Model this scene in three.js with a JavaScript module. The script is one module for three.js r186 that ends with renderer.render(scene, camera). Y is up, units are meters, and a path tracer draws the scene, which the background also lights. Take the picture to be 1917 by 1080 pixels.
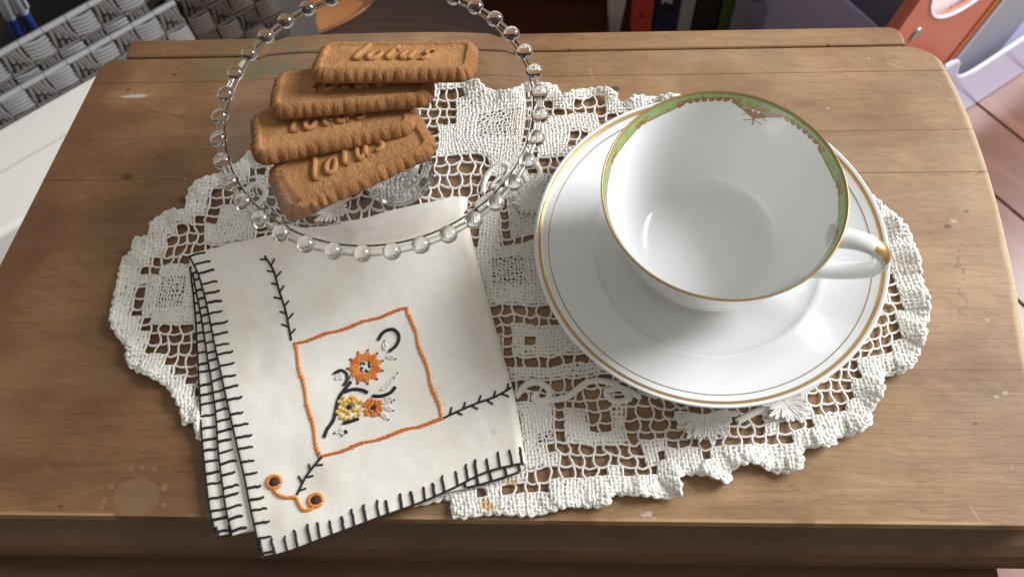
import * as THREE from 'three';
import { mergeGeometries, mergeVertices } from 'three/addons/utils/BufferGeometryUtils.js';
import { RectAreaLightUniformsLib } from 'three/addons/lights/RectAreaLightUniformsLib.js';
import { RoundedBoxGeometry } from 'three/addons/geometries/RoundedBoxGeometry.js';

// ---------------------------------------------------------------- camera, light, exposure
const scene = new THREE.Scene();
const D = Math.PI / 180;
const camera = new THREE.PerspectiveCamera(36.25, 1917 / 1080, 0.02, 20);
camera.position.set(0, 0.338, 0);
camera.rotation.set(-64.5 * D, 7 * D, -6.5 * D, 'YXZ');
camera.focus = 0.37; camera.userData.fStop = 13;
scene.add(camera);
const renderer = new THREE.WebGLRenderer({ antialias: true });
renderer.toneMapping = THREE.LinearToneMapping;
renderer.toneMappingExposure = 1.05;
renderer.shadowMap.enabled = true;
RectAreaLightUniformsLib.init();
scene.background = new THREE.Color(0.325, 0.312, 0.288);          // the dim room all around
function areaLight(color, intensity, w, h, pos, at) {
  const l = new THREE.RectAreaLight(color, intensity, w, h);
  l.position.set(...pos); l.lookAt(...at); scene.add(l); return l;
}
areaLight(new THREE.Color(0.95, 0.975, 1.0), 25, 0.65, 0.8, [1.27, 0.76, -0.68], [0.02, 0, -0.17]);   // the window to the right

// ---------------------------------------------------------------- helpers
function rng(seed) { let a = seed >>> 0; return () => { a = (a + 0x6D2B79F5) >>> 0; let t = Math.imul(a ^ (a >>> 15), 1 | a); t = (t + Math.imul(t ^ (t >>> 7), 61 | t)) ^ t; return ((t ^ (t >>> 14)) >>> 0) / 4294967296; }; }
function hash2(x, y, s = 0) { let h = Math.imul(x | 0, 374761393) + Math.imul(y | 0, 668265263) + Math.imul(s | 0, 1274126177); h = Math.imul(h ^ (h >>> 13), 1274126177); return ((h ^ (h >>> 16)) >>> 0) / 4294967296; }
function vnoise(x, y, s = 0) {
  const i = Math.floor(x), j = Math.floor(y); let f = x - i, g = y - j; f = f * f * (3 - 2 * f); g = g * g * (3 - 2 * g);
  const a = hash2(i, j, s), b = hash2(i + 1, j, s), c = hash2(i, j + 1, s), d = hash2(i + 1, j + 1, s);
  return a + (b - a) * f + (c - a) * g + (a - b - c + d) * f * g;
}
function fbm(x, y, o = 4, s = 0) { let v = 0, a = 0.5, n = 0; for (let k = 0; k < o; k++) { v += a * vnoise(x, y, s + k); n += a; a *= 0.5; x *= 2.03; y *= 2.03; } return v / n; }
const clamp = (v, a = 0, b = 1) => Math.min(b, Math.max(a, v));
const sstep = (a, b, v) => { const t = clamp((v - a) / (b - a)); return t * t * (3 - 2 * t); };
const lerp = (a, b, t) => a + (b - a) * t;
const V3 = (x, y, z) => new THREE.Vector3(x, y, z);
const mm = (list) => list.map((p) => [p[0] / 1000, p[1] / 1000]);
const lin = (r, g, b) => new THREE.Color().setRGB(r, g, b);

const taken = {};
function numbered(n) { const k = taken[n] = (taken[n] ?? -1) + 1; return k ? `${n}_${String(k).padStart(3, '0')}` : n; }
function tag(o, label, category, group, kind) {
  if (label) o.userData.label = label; if (category) o.userData.category = category;
  if (group) o.userData.group = group; if (kind) o.userData.kind = kind; return o;
}
function thing(name, label, category, [x, y, z] = [0, 0, 0], group, kind) {
  const g = new THREE.Group(); g.name = numbered(name); g.position.set(x, y, z); scene.add(g);
  return tag(g, label, category, group, kind);
}
function root(o) { while (o.parent && o.parent !== scene) o = o.parent; return o; }
// world-space geometry becomes a part of thing `o`
function part(name, geo, mat, o) {
  const g = Array.isArray(geo) ? (geo.length === 1 ? geo[0] : mergeGeometries(geo.map((q) => (q.index ? q.toNonIndexed() : q)))) : geo;
  const r = root(o); g.translate(-r.position.x, -r.position.y, -r.position.z);
  const m = new THREE.Mesh(g, mat); m.name = name; m.castShadow = m.receiveShadow = true; o.add(m); return m;
}
function local(name, geo, mat, o) { const m = new THREE.Mesh(geo, mat); m.name = name; m.castShadow = m.receiveShadow = true; o.add(m); return m; }
function std(color, rough = 0.6, extra = {}) { return new THREE.MeshStandardMaterial({ color, roughness: rough, ...extra }); }
function phys(color, rough, extra = {}) { return new THREE.MeshPhysicalMaterial({ color, roughness: rough, ...extra }); }
function dataTex(w, h, fn, srgb = true) {
  const d = new Uint8Array(w * h * 4);
  for (let j = 0; j < h; j++) for (let i = 0; i < w; i++) { const c = fn(i / w, j / h, i, j), k = (j * w + i) * 4; d[k] = clamp(c[0]) * 255; d[k + 1] = clamp(c[1]) * 255; d[k + 2] = clamp(c[2]) * 255; d[k + 3] = 255; }
  const t = new THREE.DataTexture(d, w, h); t.magFilter = THREE.LinearFilter; t.minFilter = THREE.LinearMipmapLinearFilter; t.generateMipmaps = true;
  t.wrapS = t.wrapT = THREE.RepeatWrapping; if (srgb) t.colorSpace = THREE.SRGBColorSpace; t.needsUpdate = true; return t;
}
// tube with a radius per point, flattened to ry/rx; capped. up = Y frame unless 3D = true
function tube(pts, rad, { sides = 6, flat = 1, cap = true, closed = false } = {}) {
  const n = pts.length, pos = [], idx = [], nor = [], uv = [];
  const t = V3(), s = V3(), u = V3(), up = V3(0, 1, 0);
  for (let i = 0; i < n; i++) {
    const a = pts[closed ? (i + n - 1) % n : Math.max(0, i - 1)], b = pts[closed ? (i + 1) % n : Math.min(n - 1, i + 1)];
    t.subVectors(b, a).normalize(); if (Math.abs(t.y) > 0.985) up.set(0.3, 0.1, 1); else up.set(0, 1, 0);
    s.crossVectors(t, up).normalize(); u.crossVectors(s, t).normalize();
    const r = typeof rad === 'function' ? rad(i / (n - 1), i) : rad;
    for (let k = 0; k < sides; k++) {
      const c = Math.cos(k / sides * 2 * Math.PI), d = Math.sin(k / sides * 2 * Math.PI);
      pos.push(pts[i].x + r * (c * s.x + d * flat * u.x), pts[i].y + r * (c * s.y + d * flat * u.y), pts[i].z + r * (c * s.z + d * flat * u.z));
      nor.push(c * s.x + d * u.x, c * s.y + d * u.y, c * s.z + d * u.z); uv.push(i / (n - 1), k / sides);
    }
  }
  const m = closed ? n : n - 1;
  for (let i = 0; i < m; i++) for (let k = 0; k < sides; k++) { const a = i * sides + k, b = i * sides + (k + 1) % sides, c = ((i + 1) % n) * sides + k, d = ((i + 1) % n) * sides + (k + 1) % sides; idx.push(a, c, b, b, c, d); }
  if (cap && !closed) for (const [i, flip] of [[0, 1], [n - 1, 0]]) for (let k = 1; k < sides - 1; k++) { const a = i * sides; flip ? idx.push(a, a + k, a + k + 1) : idx.push(a, a + k + 1, a + k); }
  const g = new THREE.BufferGeometry();
  g.setAttribute('position', new THREE.Float32BufferAttribute(pos, 3)); g.setAttribute('normal', new THREE.Float32BufferAttribute(nor, 3)); g.setAttribute('uv', new THREE.Float32BufferAttribute(uv, 2)); g.setIndex(idx); return g;
}
function smooth(list, n) { return new THREE.CatmullRomCurve3(list.map((p) => p.isVector3 ? p : V3(...p)), false, 'centripetal').getSpacedPoints(n); }
function lathe(profile, seg = 128) { return new THREE.LatheGeometry(profile.map((p) => new THREE.Vector2(p[0], p[1])), seg); }
// profile in millimetres smoothed with a spline
function sprofile(list, n = 80) { return new THREE.CatmullRomCurve3(list.map((p) => V3(p[0] / 1000, p[1] / 1000, 0)), false, 'centripetal').getSpacedPoints(n).map((p) => [Math.max(0, p.x), p.y]); }
function gridSurface(nu, nv, fn, flip = false) {
  const pos = [], uv = [], idx = [];
  for (let j = 0; j <= nv; j++) for (let i = 0; i <= nu; i++) { const p = fn(i / nu, j / nv); pos.push(p[0], p[1], p[2]); uv.push(p[3] ?? i / nu, p[4] ?? j / nv); }
  for (let j = 0; j < nv; j++) for (let i = 0; i < nu; i++) { const a = j * (nu + 1) + i, b = a + 1, c = a + nu + 1, d = c + 1; flip ? idx.push(a, b, c, b, d, c) : idx.push(a, c, b, b, c, d); }
  const g = new THREE.BufferGeometry(); g.setAttribute('position', new THREE.Float32BufferAttribute(pos, 3)); g.setAttribute('uv', new THREE.Float32BufferAttribute(uv, 2)); g.setIndex(idx); g.computeVertexNormals(); return g;
}
function planarUV(g, sx = 1, sz = 1, ox = 0, oz = 0) { const p = g.attributes.position, u = g.attributes.uv; for (let i = 0; i < p.count; i++) u.setXY(i, (p.getX(i) - ox) / sx, (p.getZ(i) - oz) / sz); return g; }
function box(x0, x1, y0, y1, z0, z1, r = 0.001) { const g = new RoundedBoxGeometry(x1 - x0, y1 - y0, z1 - z0, 2, Math.min(r, (x1 - x0) / 2.1, (y1 - y0) / 2.1, (z1 - z0) / 2.1)); g.translate((x0 + x1) / 2, (y0 + y1) / 2, (z0 + z1) / 2); return g; }
function prism(shapePts, depth, bevel = 0.001, holes = [], seg = 2) {
  const s = new THREE.Shape(shapePts.map((p) => new THREE.Vector2(p[0], p[1]))); for (const h of holes) s.holes.push(h);
  return new THREE.ExtrudeGeometry(s, { depth, bevelEnabled: bevel > 0, bevelThickness: bevel, bevelSize: bevel, bevelOffset: -bevel, bevelSegments: seg, curveSegments: 32 });
}

// ---------------------------------------------------------------- wood
const TX0 = -0.285, TW = 0.485, TZ0 = -0.31, TH = 0.26;            // area of the table's wood map
function distSeg(x, y, a, b) { const dx = b[0] - a[0], dy = b[1] - a[1], t = clamp(((x - a[0]) * dx + (y - a[1]) * dy) / (dx * dx + dy * dy)); return Math.hypot(x - a[0] - t * dx, y - a[1] - t * dy); }
const scratchR = rng(77), scratches = [];
for (let i = 0; i < 46; i++) { const x = TX0 + scratchR() * TW, z = -0.29 + scratchR() * 0.225, a = scratchR() * 3.1, l = 0.001 + scratchR() * scratchR() * 0.012; scratches.push([[x, z], [x + Math.cos(a) * l, z + Math.sin(a) * l], scratchR() < 0.62 ? 1 : -1, 0.00012 + scratchR() * 0.00018]); }
scratches.push([[0.1525, -0.0700], [0.1548, -0.0652], 1, 0.0004]);
const dents = []; for (let i = 0; i < 60; i++) dents.push([TX0 + scratchR() * TW, -0.29 + scratchR() * 0.225, 0.0003 + scratchR() * 0.0007, scratchR() < 0.7 ? -1 : 1]);
dents.push([-0.1702, -0.2058, 0.0022, -1], [0.0230, -0.2650, 0.0012, -1], [0.027, -0.2645, 0.0014, -1], [-0.2, -0.2182, 0.0022, -1], [-0.2100, -0.2682, 0.0011, -1]);
const pencil = []; { const r = rng(5); let x = 0.1685, z = -0.177; for (let i = 0; i < 34; i++) { const nx = 0.1685 - (i / 34) * 0.004 + (r() - 0.5) * 0.0042, nz = -0.177 + (i / 34) * 0.034 + (r() - 0.5) * 0.0014; if (r() < 0.72) pencil.push([[x, z], [nx, nz]]); x = nx; z = nz; } }
function woodAt(x, z) {
  // colour of the pale worn pine top, in sRGB, with stains and scratches that lie in the wood
  const warp = fbm(x * 14, z * 40, 3, 3) * 0.02;
  const g1 = fbm(x * 9, (z + warp) * 150, 4, 11), g2 = fbm(x * 30, (z + warp) * 620, 3, 21), bl = fbm(x * 17 + 3, z * 24, 4, 31), bl2 = fbm(x * 60, z * 75, 3, 41), dg = fbm((x * 0.82 + z * 0.57) * 70, (z * 0.82 - x * 0.57) * 760, 3, 51), fine = hash2(Math.floor(x * 5200), Math.floor(z * 5200), 9);
  let t = 0.5 + (g1 - 0.5) * 0.27 + (g2 - 0.5) * 0.22 + (dg - 0.5) * 0.16 + (bl - 0.5) * 0.46 + (bl2 - 0.5) * 0.34 + (fine - 0.5) * 0.10;
  let c = [lerp(0.455, 0.745, t), lerp(0.326, 0.607, t), lerp(0.208, 0.450, t)];
  const pore = sstep(0.66, 0.80, vnoise(x * 170, (z + warp * 0.3) * 2300, 15)) * 0.11 + sstep(0.60, 0.85, fbm(x * 50, (z + warp) * 900, 2, 16)) * 0.07; c = c.map((v, k) => v * (1 - pore * (0.55 + 0.15 * k)));
  const grey = sstep(0.52, 0.72, fbm(x * 22 + 9, z * 30 + 4, 4, 61)); c = c.map((v, k) => lerp(v, [0.56, 0.485, 0.40][k], grey * 0.30));
  const dark = sstep(0.56, 0.75, fbm(x * 26 + 31, z * 60, 4, 71)); c = c.map((v, k) => lerp(v, [0.40, 0.255, 0.155][k], dark * 0.20));
  // browner, darker left half of the old top
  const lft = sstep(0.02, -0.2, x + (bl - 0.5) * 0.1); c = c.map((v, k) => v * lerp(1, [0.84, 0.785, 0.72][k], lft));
  // edges polished darker by hands
  const e = sstep(0.020, 0.004, Math.abs(x - lerp(-0.224, -0.268, (z + 0.287) / 0.224)) + (bl2 - 0.5) * 0.02); c = c.map((v, k) => lerp(v, [0.38, 0.24, 0.15][k], e * 0.55));
  const tt = clamp((z + 0.287) / 0.224), xr = 0.1765 + 0.0118 * Math.sin(Math.PI * Math.pow(tt, 0.72)) + 0.0035 * tt, we = sstep(0.0034, 0.0008, Math.abs(x - xr) + (bl2 - 0.5) * 0.003) * 0.75 + sstep(-0.0650, -0.0638, z) * 0.4 * sstep(0.45, 0.6, bl2 + 0.1); c = c.map((v, k) => lerp(v, [0.84, 0.74, 0.60][k], clamp(we)));
  // green paint at the back edge
  const gp = sstep(0.30, 0.52, fbm(x * 38, z * 42, 4, 81)) * sstep(-0.268, -0.276, z + (bl2 - 0.5) * 0.01) * sstep(-0.193, -0.15, x) * sstep(-0.085, -0.112, x); c = c.map((v, k) => lerp(v, [0.36, 0.40, 0.29][k], gp * 0.72));
  // pale paint marks
  const wm = sstep(0.35, 0.6, fbm(x * 90, z * 420, 3, 91)) * sstep(1, 0.55, Math.hypot((x + 0.2065) / 0.0085, (z + 0.2645) / 0.0016)); c = c.map((v, k) => lerp(v, [0.72, 0.71, 0.66][k], wm * 0.9));
  const wd = sstep(0.4, 0.6, fbm(x * 700, z * 700, 3, 95)) * sstep(1, 0.4, Math.hypot((x - 0.0338) / 0.0042, (z + 0.0655) / 0.0022)); c = c.map((v, k) => lerp(v, 0.78 - k * 0.02, wd * 0.8));
  // grey water ring with splashes at the front left
  const rr = Math.hypot((x + 0.1650) / 0.0092, (z + 0.0703) / 0.0078) + (fbm(x * 400, z * 400, 3, 97) - 0.5) * 0.16; const ring = sstep(1.04, 0.96, rr); c = c.map((v, k) => lerp(v, [0.53, 0.455, 0.335][k], ring * 0.45));
  for (const [sx, sz, sr] of [[-0.176, -0.0745, 0.0012], [-0.1545, -0.0745, 0.0015], [-0.1535, -0.0675, 0.0012], [-0.1695, -0.0818, 0.001], [-0.165, -0.0822, 0.0011], [-0.160, -0.0818, 0.001], [-0.178, -0.0662, 0.0011], [-0.1775, -0.069, 0.0013]]) { const q = sstep(1.2, 0.6, Math.hypot(x - sx, z - sz) / sr); if (q > 0) c = c.map((v, k) => lerp(v, [0.56, 0.48, 0.36][k], q * 0.6)); }
  for (const [a, b, s, w] of scratches) { if (Math.abs(x - a[0]) > 0.016 || Math.abs(z - a[1]) > 0.016) continue; const q = sstep(w, w * 0.3, distSeg(x, z, a, b)); if (q > 0) c = c.map((v, k) => lerp(v, s > 0 ? [0.83, 0.72, 0.56][k] : [0.30, 0.20, 0.13][k], q * 0.55)); }
  for (const [dx, dz, r, s] of dents) { const d = Math.hypot((x - dx) * 0.62, z - dz) / r; if (d < 1.3) { const q = sstep(1.15, 0.4, d + (bl2 - 0.5) * 0.5); c = c.map((v, k) => lerp(v, s > 0 ? [0.82, 0.74, 0.60][k] : [0.24, 0.16, 0.11][k], q * 0.6)); } }
  for (const [a, b] of pencil) if (Math.abs(x - a[0]) < 0.008 && Math.abs(z - a[1]) < 0.008) { const q = sstep(0.0004, 0.0001, distSeg(x, z, a, b)); c = c.map((v, k) => lerp(v, [0.33, 0.28, 0.24][k], q * 0.5)); }
  return c;
}
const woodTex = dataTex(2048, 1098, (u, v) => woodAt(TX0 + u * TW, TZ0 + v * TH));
const woodBump = dataTex(1024, 1024, (u, v) => { const x = u * 0.24, z = v * 0.12; const h = 0.6 * fbm(x * 60, z * 900, 4, 5) + 0.3 * fbm(x * 200, z * 300, 3, 6) + 0.1 * hash2(Math.floor(u * 1024), Math.floor(v * 1024), 7); return [h, h, h]; }, false);
woodBump.repeat.set(TW / 0.24, TH / 0.12);
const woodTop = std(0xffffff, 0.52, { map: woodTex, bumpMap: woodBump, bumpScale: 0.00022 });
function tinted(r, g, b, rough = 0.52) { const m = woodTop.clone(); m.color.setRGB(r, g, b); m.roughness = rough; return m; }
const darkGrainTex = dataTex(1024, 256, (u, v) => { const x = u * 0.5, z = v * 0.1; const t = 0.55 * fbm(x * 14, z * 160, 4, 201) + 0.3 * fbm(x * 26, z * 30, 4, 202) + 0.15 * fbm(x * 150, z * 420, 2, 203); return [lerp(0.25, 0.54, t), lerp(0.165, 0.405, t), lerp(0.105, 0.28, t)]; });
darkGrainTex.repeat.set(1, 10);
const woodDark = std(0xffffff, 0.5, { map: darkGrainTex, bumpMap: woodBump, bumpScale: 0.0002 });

// ---------------------------------------------------------------- the table
const table = thing('wooden_table', 'old worn wooden table with planked top, rounded corners and dark front moulding', 'table', [-0.03, -0.42, -0.175]);
{
  const xL = (z) => { const t = (z + 0.287) / 0.224; let x = lerp(-0.2262, -0.2692, t); const r = 0.006; if (z < -0.287 + r) { const q = (-0.287 + r - z) / r; x += r * 1.2 * (1 - Math.sqrt(Math.max(0, 1 - q * q))); } return x; };
  const xR = (z) => { const t = clamp((z + 0.287) / 0.224); let x = 0.1765 + 0.0118 * Math.sin(Math.PI * Math.pow(t, 0.72)) + 0.0035 * t; const r = 0.011; if (z < -0.287 + r) { const q = (-0.287 + r - z) / r; x -= r * 1.2 * (1 - Math.sqrt(Math.max(0, 1 - q * q))); } return x; };
  const seams = [-0.287, -0.2722, -0.2388, -0.2162, -0.1238, -0.0630];
  const tones = [[0.98, 0.97, 0.95], [1.03, 1.02, 1.0], [0.97, 0.97, 0.97], [1.02, 1.02, 1.02], [0.98, 0.96, 0.93]];
  for (let k = 0; k < 5; k++) {
    const z0 = seams[k] - (k && k < 4 ? 0.00001 : k ? 0.00012 : 0), z1 = seams[k + 1] + (k < 3 ? 0.00001 : k < 4 ? 0.00012 : 0), pts = [], n = 26;
    for (let i = 0; i <= n; i++) { const z = lerp(z0, z1, i / n); pts.push([xR(z), -z]); }
    for (let i = n; i >= 0; i--) { const z = lerp(z0, z1, i / n); pts.push([xL(z), -z]); }
    const g = prism(pts, 0.0073, 0.0003, [], 2); g.rotateX(-Math.PI / 2); g.translate(0, -0.0073 - 0.0003 - (k % 2) * 0.00005, 0);
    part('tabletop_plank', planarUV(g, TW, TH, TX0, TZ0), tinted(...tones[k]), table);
  }
  // worn rounded lip along the right and left ends
  // narrow batten behind the top
  const bp = []; const bz0 = -0.3005, bz1 = -0.2892; bp.push([-0.2165, -bz1], [0.1665, -bz1]); for (let i = 0; i <= 8; i++) { const a = i / 8 * Math.PI / 2; bp.push([0.1600 + 0.0065 * Math.cos(a), -bz0 - 0.008 + 0.008 * Math.sin(a)]); } bp.push([-0.2165, -bz0]);
  const bg = prism(bp, 0.012, 0.0012, [], 3); bg.rotateX(-Math.PI / 2); bg.translate(0, -0.0146, 0);
  part('back_batten', planarUV(bg, TW, TH, TX0, TZ0), tinted(0.96, 0.90, 0.84), table);
  // front moulding, bulging forward under the lip of the top
  const mp = [[-0.0660, -0.0082], [-0.0652, -0.0115], [-0.0625, -0.0140], [-0.0585, -0.0160], [-0.0550, -0.0190], [-0.0528, -0.0230], [-0.0518, -0.0275], [-0.0524, -0.0320], [-0.0545, -0.0350], [-0.0900, -0.0350], [-0.0900, -0.0082]];
  const mg = prism(mp.map((p) => [-p[0], p[1]]), 0.462, 0.0015, [], 3); mg.rotateY(Math.PI / 2); mg.translate(-0.276, 0, 0);
  { const p = mg.attributes.position, u = mg.attributes.uv; for (let i = 0; i < p.count; i++) u.setXY(i, (p.getX(i) + 0.3) / 0.6, p.getZ(i) + p.getY(i)); }
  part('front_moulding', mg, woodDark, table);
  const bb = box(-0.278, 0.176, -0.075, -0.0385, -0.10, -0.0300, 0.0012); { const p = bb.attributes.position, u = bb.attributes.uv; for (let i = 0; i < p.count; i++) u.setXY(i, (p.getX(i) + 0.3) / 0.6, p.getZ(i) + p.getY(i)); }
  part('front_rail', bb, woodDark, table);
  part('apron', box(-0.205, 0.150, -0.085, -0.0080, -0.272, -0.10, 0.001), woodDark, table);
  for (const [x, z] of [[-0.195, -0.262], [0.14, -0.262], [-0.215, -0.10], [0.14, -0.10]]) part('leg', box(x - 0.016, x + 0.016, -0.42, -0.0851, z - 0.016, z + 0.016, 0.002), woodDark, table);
}

// ---------------------------------------------------------------- the floor
const floorTex = dataTex(1024, 512, (u, v) => { const x = u * 1.2, z = v * 0.18; const w = fbm(x * 6, z * 18, 3, 301) * 0.05; const t = 0.5 * fbm(x * 5, (z + w) * 90, 4, 302) + 0.3 * fbm(x * 9, z * 16, 3, 303) + 0.2 * fbm(x * 60, (z + w) * 500, 2, 304); return [lerp(0.36, 0.60, t), lerp(0.218, 0.405, t), lerp(0.165, 0.328, t)]; });
const floorMat = std(0xffffff, 0.28, { map: floorTex });
const floor = thing('floor', null, null, [0, -0.44, -0.5], null, 'structure');
{
  const a = -52 * D, W = 0.0715, c = Math.cos(a), s = Math.sin(a);       // boards run away to the right
  local('subfloor', new THREE.BoxGeometry(7, 0.02, 7), std(0x120a06, 0.9), floor).position.y = -0.012;
  const r = rng(12);
  for (let k = -18; k <= 18; k++) {
    const L = 5.2, g = new RoundedBoxGeometry(L, 0.02, W - 0.0022, 1, 0.0009); const p = g.attributes.position, u = g.attributes.uv, off = r() * 3, oz = r();
    for (let i = 0; i < p.count; i++) u.setXY(i, p.getX(i) / 1.2 + off, p.getZ(i) / 0.18 + oz);
    const t = 0.86 + r() * 0.28, m = floorMat.clone(); m.color.setRGB(t, t * 0.98, t * 0.97);
    const b = local('floorboard', g, m, floor); b.rotation.y = a; const q = k * W + 0.01275; b.position.set(q * Math.sin(a), 0.01, q * Math.cos(a));
  }
}

// ---------------------------------------------------------------- the doily
const cotton = std(lin(0.86, 0.835, 0.785), 0.95, { vertexColors: true });
const cottonPlain = std(lin(0.86, 0.835, 0.785), 0.95);
const napQuad = mm([[-161, -174.6], [-41.6, -204.8], [-12.5, -83.5], [-110.5, -48]]);
function inPoly(x, z, P) { let c = false; for (let i = 0, j = P.length - 1; i < P.length; j = i++) { const a = P[i], b = P[j]; if ((a[1] > z) !== (b[1] > z) && x < (b[0] - a[0]) * (z - a[1]) / (b[1] - a[1]) + a[0]) c = !c; } return c; }
function edgeDist(x, z, P) { let m = 1e9; for (let i = 0, j = P.length - 1; i < P.length; j = i++) m = Math.min(m, distSeg(x, z, P[j], P[i])); return m; }
function nearNapkin(x, z) { if (inPoly(x, z, napQuad)) return 1; return sstep(0.008, 0.001, edgeDist(x, z, napQuad)); }
const O = [-0.02014, -0.14521], CELL = 0.0047, GA = 3.5 * D;
const gu = [Math.cos(GA), -Math.sin(GA)], gv = [Math.sin(GA), Math.cos(GA)];
const doily = thing('lace_doily', 'cream white oval lace doily with ruffled woven border lying under cup and napkin', 'doily', [O[0], 0, O[1]]);
{
  const outlinePts = mm([[-152.5, -219.1], [-146.4, -222.9], [-142.6, -228.7], [-135.2, -229.7], [-120.7, -236.9], [-102.2, -251.3], [-87.5, -258.9], [-62.3, -264.7], [-39.2, -266.5], [-36.6, -263.3], [-23.8, -260.9], [-15.0, -266.1], [-8.6, -265.3], [-1.0, -264.2], [2.0, -257.9], [7.8, -260.9], [19.1, -262.6], [26.6, -259.4], [28.9, -253.8], [36.5, -256.7], [47.7, -257.1], [63.7, -256.2], [87.7, -249.7], [110.2, -234.6], [128.7, -214.4], [137.8, -197.9], [143.0, -195.2], [145.6, -187.3], [148.5, -184.7], [149.6, -171.9], [150.3, -155.8], [149.3, -143.8], [147.2, -142.6], [146.3, -136.8], [141.0, -126.5], [136.5, -121.9], [127.9, -120.1], [125.7, -112.6], [120.3, -104.3], [120.6, -102.1], [114.1, -96.8], [105.8, -95.3], [104.4, -91.9], [93.5, -91.0], [91.2, -83.1], [83.0, -81.8], [73.3, -85.0], [64.9, -81.9], [64.6, -77.8], [51.8, -81.1], [45.2, -79.6], [45.6, -72.9], [31.1, -72.4], [19.4, -72.7], [18.9, -69.3], [2.7, -68.1], [-9.4, -65.0], [-25.6, -65.4], [-39.8, -64.1], [-41.1, -70.7], [-54.4, -68.6], [-71.1, -71.5], [-92.7, -77.5], [-125.7, -85.7], [-143.2, -93.8], [-145.6, -100.8], [-149.7, -99.2], [-153.4, -107.5], [-161.3, -116.2], [-168.0, -119.4], [-178.2, -124.8], [-179.5, -132.0], [-185.1, -136.8], [-189.3, -144.2], [-190.9, -152.9], [-189.8, -163.2], [-191.3, -173.7], [-186.7, -176.8], [-187.7, -184.3], [-181.0, -184.8], [-181.3, -192.5], [-175.3, -197.4], [-167.4, -197.4], [-167.8, -206.3], [-162.8, -213.4]]);
  const curve = new THREE.CatmullRomCurve3(outlinePts.map((p) => V3(p[0], 0, p[1])), true, 'centripetal', 0.5);
  const NP = 520, PL = curve.getSpacedPoints(NP).slice(0, NP).map((p, i) => [p.x, p.z]);
  const per = curve.getLength();
  for (let i = 0; i < NP; i++) { const w = 0.0007 * Math.sin(i / NP * per / 0.0042 * 2 * Math.PI); const a = PL[(i + NP - 1) % NP], b = PL[(i + 1) % NP], l = Math.hypot(b[0] - a[0], b[1] - a[1]) || 1; PL[i] = [PL[i][0] + w * (b[1] - a[1]) / l, PL[i][1] - w * (b[0] - a[0]) / l]; }
  // distance grid for speed: nearest outline index
  const buckets = new Map(), BS = 0.017; PL.forEach((p, i) => { const k = Math.floor(p[0] / BS) + ',' + Math.floor(p[1] / BS); (buckets.get(k) ?? buckets.set(k, []).get(k)).push(i); });
  function near(x, z) { let best = 1e9, bi = 0; const a = Math.floor(x / BS), b = Math.floor(z / BS); for (let i = -1; i <= 1; i++) for (let j = -1; j <= 1; j++) for (const k of buckets.get((a + i) + ',' + (b + j)) ?? []) { const d = Math.hypot(PL[k][0] - x, PL[k][1] - z); if (d < best) { best = d; bi = k; } } return [Math.min(best, 0.017), bi / NP * per]; }
  const SC = per / Math.round(per / 0.0175);
  function lift(x, z) {
    const [d, s] = near(x, z); const r = clamp(1 - d / 0.0105); if (r <= 0) return 0;
    const right = sstep(0.0, 0.06, x), amp = lerp(0.0024, 0.0036, right) * (z < -0.235 ? 0.75 : 1) * sstep(-0.0625, -0.074, z + 0.0) ;
    const w = 0.5 + 0.5 * Math.sin(s / SC * 2 * Math.PI + 2.2 * (fbm(s * 30, 3, 2, 17) - 0.5));
    return Math.pow(r, 1.4) * (0.0010 + Math.max(amp, 0.0006) * w) * (1 - nearNapkin(x, z));
  }
  const FILL = [[-4, -24, 2, -18], [-6, -21, -4, -18], [-1, -19, 2, -16], [4, -21, 9, -17], [1, -14, 4, -13], [-2, -12, -1, -8], [1, -12, 3, -9], [-3, -7, 3, -2], [-1, 2, -1, 3], [1, 1, 6, 3], [-1, 5, 8, 5], [1, 8, 3, 13], [5, 9, 9, 11], [11, 12, 13, 14], [21, 10, 24, 13], [-34, -7, -28, -2], [-28, -13, -24, -10], [30, -3, 33, 0], [-16, -28, -13, -23], [-26, -19, -22, -16], [-20, -16, -16, -13], [-4, 12, 0, 16], [-12, -20, -9, -14]];
  const HOLE = [[7, -19, 8, -18], [7, 9, 8, 10], [5, -23, 9, -22], [-1, 3, -1, 3], [3, 12, 3, 12], [2, 2, 2, 2]];
  const LACY = [[-2, -22, 1, -20], [-1, -6, 1, -4], [-32, -6, -30, -4], [2, 11, 3, 11]];
  const inR = (R, i, j) => R.findIndex((r) => i >= r[0] && i <= r[2] && j >= r[1] && j <= r[3]);
  const memo = new Map();
  function cell(i, j) {
    const k = i * 1000 + j; if (memo.has(k)) return memo.get(k);
    const x = O[0] + (gu[0] * i + gv[0] * j) * CELL, z = O[1] + (gu[1] * i + gv[1] * j) * CELL; let r;
    const inside = inPoly(x, z, PL), [d, s] = near(x, z), bw = z < -0.235 ? 0.0045 : 0.0082;
    if (!inside) r = d < 0.006 ? ['W', 'scallop' + (Math.floor(s / SC))] : null;
    else if (d < bw) r = ['W', 'scallop' + (Math.floor(s / SC))];
    else if (d < bw + 0.0043 && z > -0.236) r = ['N', 'net'];
    else if (inR(HOLE, i, j) >= 0) r = ['N', 'net'];
    else if (inR(LACY, i, j) >= 0) r = ['L', 'net'];
    else { const f = inR(FILL, i, j); r = f >= 0 ? ['W', 'panel' + f] : ['N', 'net']; }
    memo.set(k, r); return r;
  }
  const isN = (i, j) => (cell(i, j)?.[0] === 'N' ? 1 : 0);
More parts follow.
